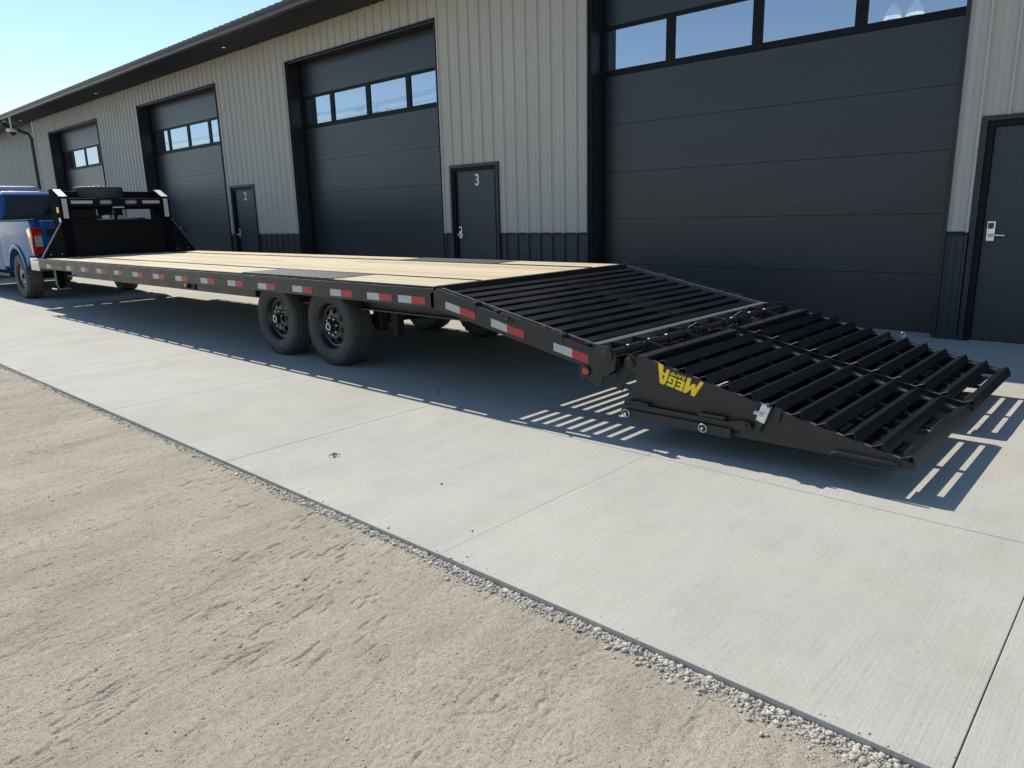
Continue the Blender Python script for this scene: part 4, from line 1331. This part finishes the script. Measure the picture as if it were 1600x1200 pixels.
# neck towards the truck bed
for y0, y1 in ((4.62, 4.72), (4.92, 5.02)):
    MB().prism([(XF - 0.40, 1.70), (XF - 0.40, 1.50), (-16.0, 1.56), (-16.0, 1.72)], 'y', y0, y1).build('neck_beam', M['deep_black'], tl)
MB().box(-16.1, -15.8, 4.62, 5.02, 1.5, 1.74).build('coupler_head', M['deep_black'], tl, bevel=0.01)
MB().tube([(-15.95, YC, 1.55), (-15.95, YC, 0.95)], 0.07, 14).build('coupler_post', M['deep_black'], tl, smooth=True)
# landing jacks
for yy in (4.02, 5.60):
    MB().box(-14.36, -14.24, yy - 0.06, yy + 0.06, 0.34, 0.78).build('landing_jack', M['deep_black'], tl, bevel=0.006)
    MB().box(-14.34, -14.26, yy - 0.04, yy + 0.04, 0.30, 0.34).build('jack_leg', M['deep_black'], tl)
    MB().box(-14.43, -14.17, yy - 0.11, yy + 0.11, 0.275, 0.30).build('jack_foot', M['zinc'], tl, bevel=0.004)
MB().tube([(-14.30, 4.09, 0.70), (-14.30, 5.53, 0.70)], 0.02, 8).build('jack_shaft', M['deep_black'], tl, smooth=True)
MB().box(-14.55, XF + 0.1, 4.00, 4.12, 0.60, 0.785).build('front_beam', M['deep_black'], tl, bevel=0.004)
MB().box(-14.55, XF + 0.1, 5.50, 5.62, 0.60, 0.785).build('front_beam', M['deep_black'], tl, bevel=0.004)
MB().box(-14.5, XF + 0.15, 3.70, 5.92, 0.785, 0.797).build('sun_block_plate', M['deep_black'], tl)  # plate added to stop sun leaking into the trailer shadow
# spare wheel lying on the tray
sp = bpy.data.objects.new('spare_wheel', None)
C.objects.link(sp)
sp.parent = tl
sp.location = (XF - 0.46 + 8.7, 4.70 - YC, 1.86)
sp.rotation_euler = (math.pi / 2, 0, 0)
for nm, me in (('tyre', tyre_t), ('rim', rim_t)):
    o = bpy.data.objects.new(nm, me)
    C.objects.link(o)
    o.parent = sp

# ---------------------------------------------------------------- blue pickup truck
TXR = -15.17
tk = thing('pickup_truck', (TXR - 3.1, 4.945, 0), 'blue crew cab pickup truck hitched to the trailer gooseneck', 'pickup truck')
Y0, Y1 = 3.93, 5.96
BL = M['blue']
WR, WX = 0.425, TXR - 1.15
WXF = WX - 4.06
def arch(cx, r, n=14, z0=0.60):
    a0 = math.asin((z0 - WR) / r)
    return [(cx + r * math.cos(t), WR + r * math.sin(t)) for t in np.linspace(a0, math.pi - a0, n)]
bedx = TXR - 2.12
sidepoly = [(TXR, 0.82), (TXR + 0.0, 1.38), (TXR - 0.05, 1.45), (bedx, 1.46), (bedx, 0.58)] + [(p[0], p[1]) for p in arch(WX, 0.53)[::-1]] + [(TXR - 0.50, 0.62), (TXR - 0.34, 0.82)]
for y0, y1 in ((Y0, Y0 + 0.10), (Y1 - 0.10, Y1)):
    MB().prism(sidepoly, 'y', y0, y1).build('bed_side', BL, tk, bevel=0.028, segs=3, smooth=True)
# flared wheel lips
for yy in (Y0 - 0.012, Y1 + 0.012):
    for cx in (WX, WXF):
        p = arch(cx, 0.525, 20, 0.56)
        po_ = arch(cx, 0.60, 20, 0.60)
        ya3, yb3 = sorted((yy - 0.012 if yy < 5 else yy + 0.012, yy + (0.02 if yy < 5 else -0.02)))
        MB().prism(list(p) + list(po_)[::-1], 'y', ya3, yb3).build('fender_lip', BL, tk, bevel=0.010, segs=2, smooth=True)
tg = MB().box(TXR - 0.07, TXR + 0.005, Y0 + 0.17, Y1 - 0.17, 0.80, 1.445).build('tailgate', BL, tk, bevel=0.02, segs=3, smooth=True)
MB().box(TXR + 0.0055, TXR + 0.012, Y0 + 0.24, Y1 - 0.24, 1.16, 1.30).build('tailgate_panel', M['plastic'], tg, bevel=0.006)
MB().box(bedx, TXR - 0.07, Y0 + 0.10, Y1 - 0.10, 0.84, 0.88).build('bed_floor', M['plastic'], tk)
MB().box(bedx - 0.03, bedx + 0.03, Y0 + 0.11, Y1 - 0.11, 0.84, 1.45).build('bed_front', BL, tk)
for y0 in (Y0, Y1 - 0.10):
    MB().box(bedx - 0.0, TXR - 0.06, y0 - 0.004, y0 + 0.104, 1.452, 1.474).build('bed_rail_cap', M['plastic'], tk, bevel=0.006)
# tail lights wrap the corner
for y0, y1, sg in ((Y0 - 0.008, Y0 + 0.165, 1), (Y1 - 0.165, Y1 + 0.008, -1)):
    t = MB().prism([(TXR - 0.24, 1.31), (TXR + 0.012, 1.33), (TXR + 0.022, 0.86), (TXR - 0.06, 0.84), (TXR - 0.16, 1.02)], 'y', y0, y1).build('tail_light', M['tail_lens'], tk, bevel=0.012, segs=2, smooth=True)
    yy0, yy1 = (y0 + 0.05, y1 - 0.005) if sg > 0 else (y0 + 0.005, y1 - 0.05)
    MB().prism([(TXR + 0.0, 1.18), (TXR + 0.019, 1.18), (TXR + 0.026, 0.99), (TXR, 0.99)], 'y', yy0, yy1).build('reversing_light', M['clear_lens'], t, bevel=0.003)
# bumper
MB().box(TXR - 0.34, TXR + 0.13, Y0 - 0.005, Y1 + 0.005, 0.56, 0.80).build('rear_bumper', M['chrome'], tk, bevel=0.03, segs=3, smooth=True)
MB().box(TXR + 0.0, TXR + 0.132, Y0 + 0.3, Y1 - 0.3, 0.801, 0.815).build('bumper_step', M['plastic'], tk, bevel=0.004)
MB().box(TXR - 0.2, TXR + 0.18, 4.86, 5.02, 0.46, 0.56).build('hitch_receiver', M['plastic'], tk)
# cab
cx1, cx0 = bedx - 0.03, WXF + 0.55
low = [(cx1, 0.50), (cx1, 1.42), (cx0, 1.40), (cx0, 0.50)]
MB().prism(low, 'y', Y0 + 0.01, Y1 - 0.01).build('cab_body', BL, tk, bevel=0.05, segs=3, smooth=True)
def loft(rings, name, m, parent, bevel=0.0):
    b = MB()
    n = len(rings[0])
    vs = [p for r in rings for p in r]
    fs = [tuple(range(n))[::-1], tuple((len(rings) - 1) * n + k for k in range(n))]
    for i in range(len(rings) - 1):
        for k in range(n):
            l = (k + 1) % n
            fs.append((i * n + k, i * n + l, (i + 1) * n + l, (i + 1) * n + k))
    b.add(vs, fs)
    return b.build(name, m, parent, bevel=bevel, segs=4, smooth=True)
rr = lambda xa, xb, ins, z: [(xa, Y0 + ins, z), (xa, Y1 - ins, z), (xb, Y1 - ins, z), (xb, Y0 + ins, z)]
gx1, gx0 = cx1 - 0.02, cx0 - 0.05
gh = loft([rr(gx1, gx0, 0.05, 1.40), rr(gx1 - 0.10, gx0 + 0.62, 0.15, 1.97), rr(gx1 - 0.20, gx0 + 0.85, 0.22, 2.05)], 'cab_roof', BL, tk, 0.035)
# windows, set a few millimetres proud of the pillars
def quad_slab(pts, n, t, name, m, parent):
    n = Vector(n).normalized() * t
    a = [Vector(p) for p in pts]
    b = MB()
    k = len(a)
    b.add([p for p in a] + [p + n for p in a], [tuple(range(k))[::-1], tuple(range(k, 2 * k))] + [(i, (i + 1) % k, k + (i + 1) % k, k + i) for i in range(k)])
    return b.build(name, m, parent)
def lerp(a, b, t): return a + (b - a) * t
def on_back(y, t):
    ins = lerp(0.05, 0.15, t)
    return (gx1 - 0.10 * t, Y0 + ins + (Y1 - Y0 - 2 * ins) * y, lerp(1.40, 1.97, t))
quad_slab([on_back(0.03, 0.08), on_back(0.97, 0.08), on_back(0.97, 0.30), on_back(0.03, 0.30)], (1, 0, 0.2), 0.02, 'bed_rack', M['plastic'], tk)
quad_slab([on_back(0.05, 0.31), on_back(0.95, 0.31), on_back(0.945, 0.975), on_back(0.055, 0.975)], (1, 0, 0.2), 0.006, 'rear_window', M['tint'], tk)
for sgn, yb in ((1, Y0), (-1, Y1)):
    def on_side(x, t):
        xa, xb = gx1 - 0.10 * t, gx0 + 0.62 * t
        return (lerp(xa, xb, x), yb + sgn * lerp(0.05, 0.15, t), lerp(1.40, 1.97, t))
    for a, e in ((0.08, 0.40), (0.44, 0.80)):
        quad_slab([on_side(a, 0.10), on_side(e, 0.10), on_side(e + 0.01, 0.86), on_side(a + 0.01, 0.86)], (0, -sgn, 0.24), 0.006, 'side_window', M['tint'], tk)
    for xd in (0.415, 0.86):
        x = lerp(cx1, cx0, xd)
        MB().box(x - 0.006, x + 0.006, yb + sgn * 0.010 - 0.003, yb + sgn * 0.010 + 0.003, 0.62, 1.38).build('door_gap', M['rubber_dark'], tk)
    for xd in (0.12, 0.52):
        x = lerp(cx1, cx0, xd)
        ya2, yb2 = sorted((yb + sgn * 0.012, yb - sgn * 0.03))
        MB().box(x - 0.12, x + 0.10, ya2, yb2, 1.20, 1.24).build('door_handle', BL, tk, bevel=0.008)
    ya2, yb2 = sorted((yb - sgn * 0.17, yb - sgn * 0.01))
    MB().box(cx0 + 0.30, cx0 + 0.42, ya2, yb2, 1.36, 1.58).build('wing_mirror', M['plastic'], tk, bevel=0.03, segs=3, smooth=True)
    ya2, yb2 = sorted((yb - sgn * 0.02, yb + sgn * 0.14))
    MB().box(WXF + 0.62, WX - 0.62, ya2, yb2, 0.40, 0.46).build('running_board', M['plastic'], tk, bevel=0.012)
def on_front(y, t):
    ins = lerp(0.05, 0.15, t)
    return (gx0 + 0.62 * t, Y0 + ins + (Y1 - Y0 - 2 * ins) * y, lerp(1.40, 1.97, t))
quad_slab([on_front(0.07, 0.1), on_front(0.93, 0.1), on_front(0.90, 0.9), on_front(0.10, 0.9)], (-0.6, 0, 0.8), 0.006, 'windscreen', M['tint'], tk)
MB().prism([(cx0 + 0.02, 1.40), (cx0 + 0.02, 0.62), (WXF + 0.60, 0.56)] + arch(WXF, 0.53) + [(WXF - 0.62, 0.60), (WXF - 0.95, 0.60), (WXF - 0.98, 1.10), (WXF - 0.85, 1.30)], 'y', Y0 + 0.004, Y1 - 0.004).build('hood', BL, tk, bevel=0.05, segs=3, smooth=True)
MB().box(WXF - 1.02, WXF - 0.96, Y0 + 0.25, Y1 - 0.25, 0.75, 1.18).build('grille', M['chrome'], tk, bevel=0.02)
MB().box(WXF - 1.10, WXF - 0.92, Y0 + 0.02, Y1 - 0.02, 0.48, 0.70).build('front_bumper', M['chrome'], tk, bevel=0.03)
MB().box(gx1 - 0.27, gx1 - 0.21, 4.82, 5.07, 2.035, 2.065).build('brake_light', M['clear_lens'], tk, bevel=0.006)
MB().prism([(gx1 - 0.75, 2.02), (gx1 - 0.58, 2.02), (gx1 - 0.60, 2.075), (gx1 - 0.68, 2.08)], 'y', 4.40, 4.48).build('roof_antenna', M['plastic'], tk, bevel=0.012)
MB().box(WXF + 0.4, TXR - 0.3, Y0 + 0.45, Y1 - 0.45, 0.42, 0.60).build('chassis', M['plastic'], tk)
tyre_k = tyre_mesh(WR, 0.275, 0.235, M['tyre'], M['tyre_truck'])
rim_k = rim_mesh(0.235, 0.11, M['alloy'], nh=7, hole=(0.45, 0.82))
for x in (WX, WXF):
    wheel(x, Y0 + 0.145, False, tk, tyre_k, rim_k, WR, 8, 0.08)
    wheel(x, Y1 - 0.145, True, tk, tyre_k, rim_k, WR, 8, 0.08)
    MB().tube([(x, Y0 + 0.3, WR), (x, Y1 - 0.3, WR)], 0.07, 10).build('axle', M['plastic'], tk, smooth=True)
    for y0, y1 in ((Y0 + 0.12, Y0 + 0.46), (Y1 - 0.46, Y1 - 0.12)):
        b = MB()
        p = arch(x, 0.56, 12, 0.58)
        for i in range(len(p) - 1):
            b.add([(p[i][0], y0, p[i][1]), (p[i + 1][0], y0, p[i + 1][1]), (p[i + 1][0], y1, p[i + 1][1]), (p[i][0], y1, p[i][1])], [(0, 1, 2, 3)])
        b.build('wheel_well', M['plastic'], tk)
# hitch cable loop behind the tailgate
MB().tube([(TXR + 0.03, 4.25, 1.02), (TXR + 0.16, 4.18, 1.06), (TXR + 0.30, 4.24, 1.00), (TXR + 0.42, 4.3, 0.94), (TXR + 0.7, 4.4, 0.92)], 0.012, 8).build('trailer_cable', M['zinc'], tk, smooth=True)

# blue van parked ahead of the pickup: only its roof shows
vx1, vx0 = -23.2, -28.8
vn = thing('blue_van', (-26, 5.6, 0), 'blue high roof van parked ahead of the pickup, only its roof edge showing', 'van')
vr = lambda xa, xb, ins, z: [(xa, 4.55 + ins, z), (xa, 6.65 - ins, z), (xb, 6.65 - ins, z), (xb, 4.55 + ins, z)]
loft([vr(vx1, vx0, 0.0, 0.45), vr(vx1, vx0 + 0.05, 0.0, 1.30), vr(vx1 - 0.05, vx0 + 1.2, 0.06, 1.60), vr(vx1 - 0.12, vx0 + 1.9, 0.10, 2.26), vr(vx1 - 0.30, vx0 + 2.2, 0.26, 2.42)], 'body', BL, vn, 0.05)
for y0, y1 in ((4.75, 5.55), (5.65, 6.45)):
    MB().box(vx1 - 0.055, vx1 - 0.02, y0, y1, 1.66, 2.02).build('rear_window', M['tint'], vn, bevel=0.005)
for x in (vx1 - 1.1, vx0 + 1.0):
    wheel(x, 4.69, False, vn, tyre_t, rim_t, TR)
    wheel(x, 6.51, True, vn, tyre_t, rim_t, TR)

# ---------------------------------------------------------------- small things on the concrete
tw = MB()
for k in range(6):
    a = random.uniform(0, 6.28)
    l = random.uniform(0.02, 0.05)
    tw.tube([(-3.49, 2.23, 0.008), (-3.49 + l * 0.5 * math.cos(a), 2.23 + l * 0.5 * math.sin(a), 0.016), (-3.49 + l * math.cos(a), 2.23 + l * math.sin(a), 0.006)], 0.0025, 5)
tag(tw.build('dry_weed', M['twig']), 'small dry brown weed sprig lying on the sunlit concrete', 'weed')
spots = [(690, -2.66, 2.33, 0.006, 'dark pebble on the sunlit concrete just right of the dry weed'), (0, -4.15, 3.66, 0.010, 'dark pebble in the shade beside the rear trailer tyre'),
         (0, -2.13, 2.03, 0.0045, 'tiny dark pebble on the concrete near its gravel edge')]
for _, x, y, r, lab in spots:
    b = MB().lathe((x, y, 0.0005), [(r * 0.5, 0), (r, r * 0.4), (r * 0.8, r * 0.9), (r * 0.3, r * 1.15)], 9, 'z', rfun=lambda j, k, r_: r_ * (0.8 + 0.35 * ((k * 37 + j * 11) % 7) / 7))
    tag(b.build('pebble', M['twig']), lab, 'pebble')
# clods of dirt on the yard
for i, (x, y, r, lab) in enumerate(((-0.97, 1.55, 0.016, 'brown clod on the gravel close to the concrete edge at right'), (-3.98, 1.74, 0.022, 'brown clod at the end of the concrete joint'),)):
    b = MB().lathe((x, y, -0.05), [(r * 0.6, 0), (r, r * 0.5), (r * 0.85, r * 1.0), (r * 0.3, r * 1.3)], 11, 'z', rfun=lambda j, k, r_: r_ * (0.75 + 0.45 * ((k * 29 + j * 17) % 7) / 7))
    tag(b.build('dirt_clod', M['twig']), lab, 'clod')

# ---------------------------------------------------------------- across the yard: what the door glass mirrors
def glass_mirror(px, py, dist):
    d = _f + _r * ((px - 800) / 1127.757) - _u * ((py - 600) / 1127.757)
    t = YD / d.y
    p = Vector((0, 0, CAMH)) + d * t
    d2 = Vector((d.x, -d.y, d.z))
    return p + d2 * (dist / abs(d2.y))
tp = glass_mirror(600, 168, 70)
tr = thing('roadside_tree', (tp.x, tp.y, 0), 'leafy tree across the yard, mirrored in the middle door window', 'tree')
htop = tp.z + 1.0
MB().tube([(tp.x, tp.y, 0), (tp.x + 0.1, tp.y, htop * 0.35), (tp.x - 0.1, tp.y, htop * 0.8)], [0.28, 0.2, 0.05], 10).build('trunk', M['bark'], tr, smooth=True)
b = MB()
for k in range(8):
    a = k * 0.8
    b.tube([(tp.x, tp.y, htop * (0.35 + 0.05 * k)), (tp.x + 1.6 * math.cos(a), tp.y + 1.6 * math.sin(a), htop * (0.5 + 0.05 * k))], [0.09, 0.03], 6)
b.build('limbs', M['bark'], tr)
b = MB()
for k in range(2600):
    cl = random.Random(k // 65)
    c = Vector((tp.x + cl.gauss(0, 1.3), tp.y + cl.gauss(0, 1.3), htop * cl.uniform(0.45, 0.95)))
    p = c + Vector((random.gauss(0, 0.42), random.gauss(0, 0.42), random.gauss(0, 0.35)))
    u = Vector((random.gauss(0, 1), random.gauss(0, 1), random.gauss(0, 1))).normalized()
    v = u.orthogonal().normalized()
    s = random.uniform(0.06, 0.13)
    b.add([p - u * s, p + v * s * 0.6, p + u * s, p - v * s * 0.6], [(0, 1, 2, 3)])
b.build('crown', M['leaf'], tr)
wy = -62
wz = glass_mirror(560, 175, 70).z
for k, x in enumerate((-200, -137, -74)):
    po = thing('utility_pole', (x, wy, 0), '%s wooden utility pole across the yard carrying the mirrored wires' % ('farthest', 'middle', 'nearest')[k], 'utility pole', 'poles across the yard')
    MB().tube([(x, wy, 0), (x, wy, wz + 2.5)], [0.16, 0.11], 10).build('post', M['bark'], po, smooth=True)
    MB().box(x - 0.06, x + 0.06, wy - 1.2, wy + 1.2, wz + 1.9, wz + 2.05).build('crossarm', M['bark'], po)
n = 0
for dy, dz_ in ((-1.0, 2.1), (0.0, 2.1), (1.0, 2.1), (0.1, 0.9)):
    pts = []
    for a, e in ((-200, -137), (-137, -74)):
        pts += [(lerp(a, e, t), wy + dy, wz + dz_ - 1.3 * 4 * t * (1 - t)) for t in np.linspace(0, 1, 14)[:-1]]
    pts.append((-74, wy + dy, wz + dz_))
    tag(MB().tube(pts, 0.022, 5).build('overhead_wire', M['cable']), ('nearest to the yard', 'middle', 'farthest from the yard', 'lowest')[n] + ' of the sagging wires strung between the utility poles', 'wire', 'wires across the yard')
    n += 1
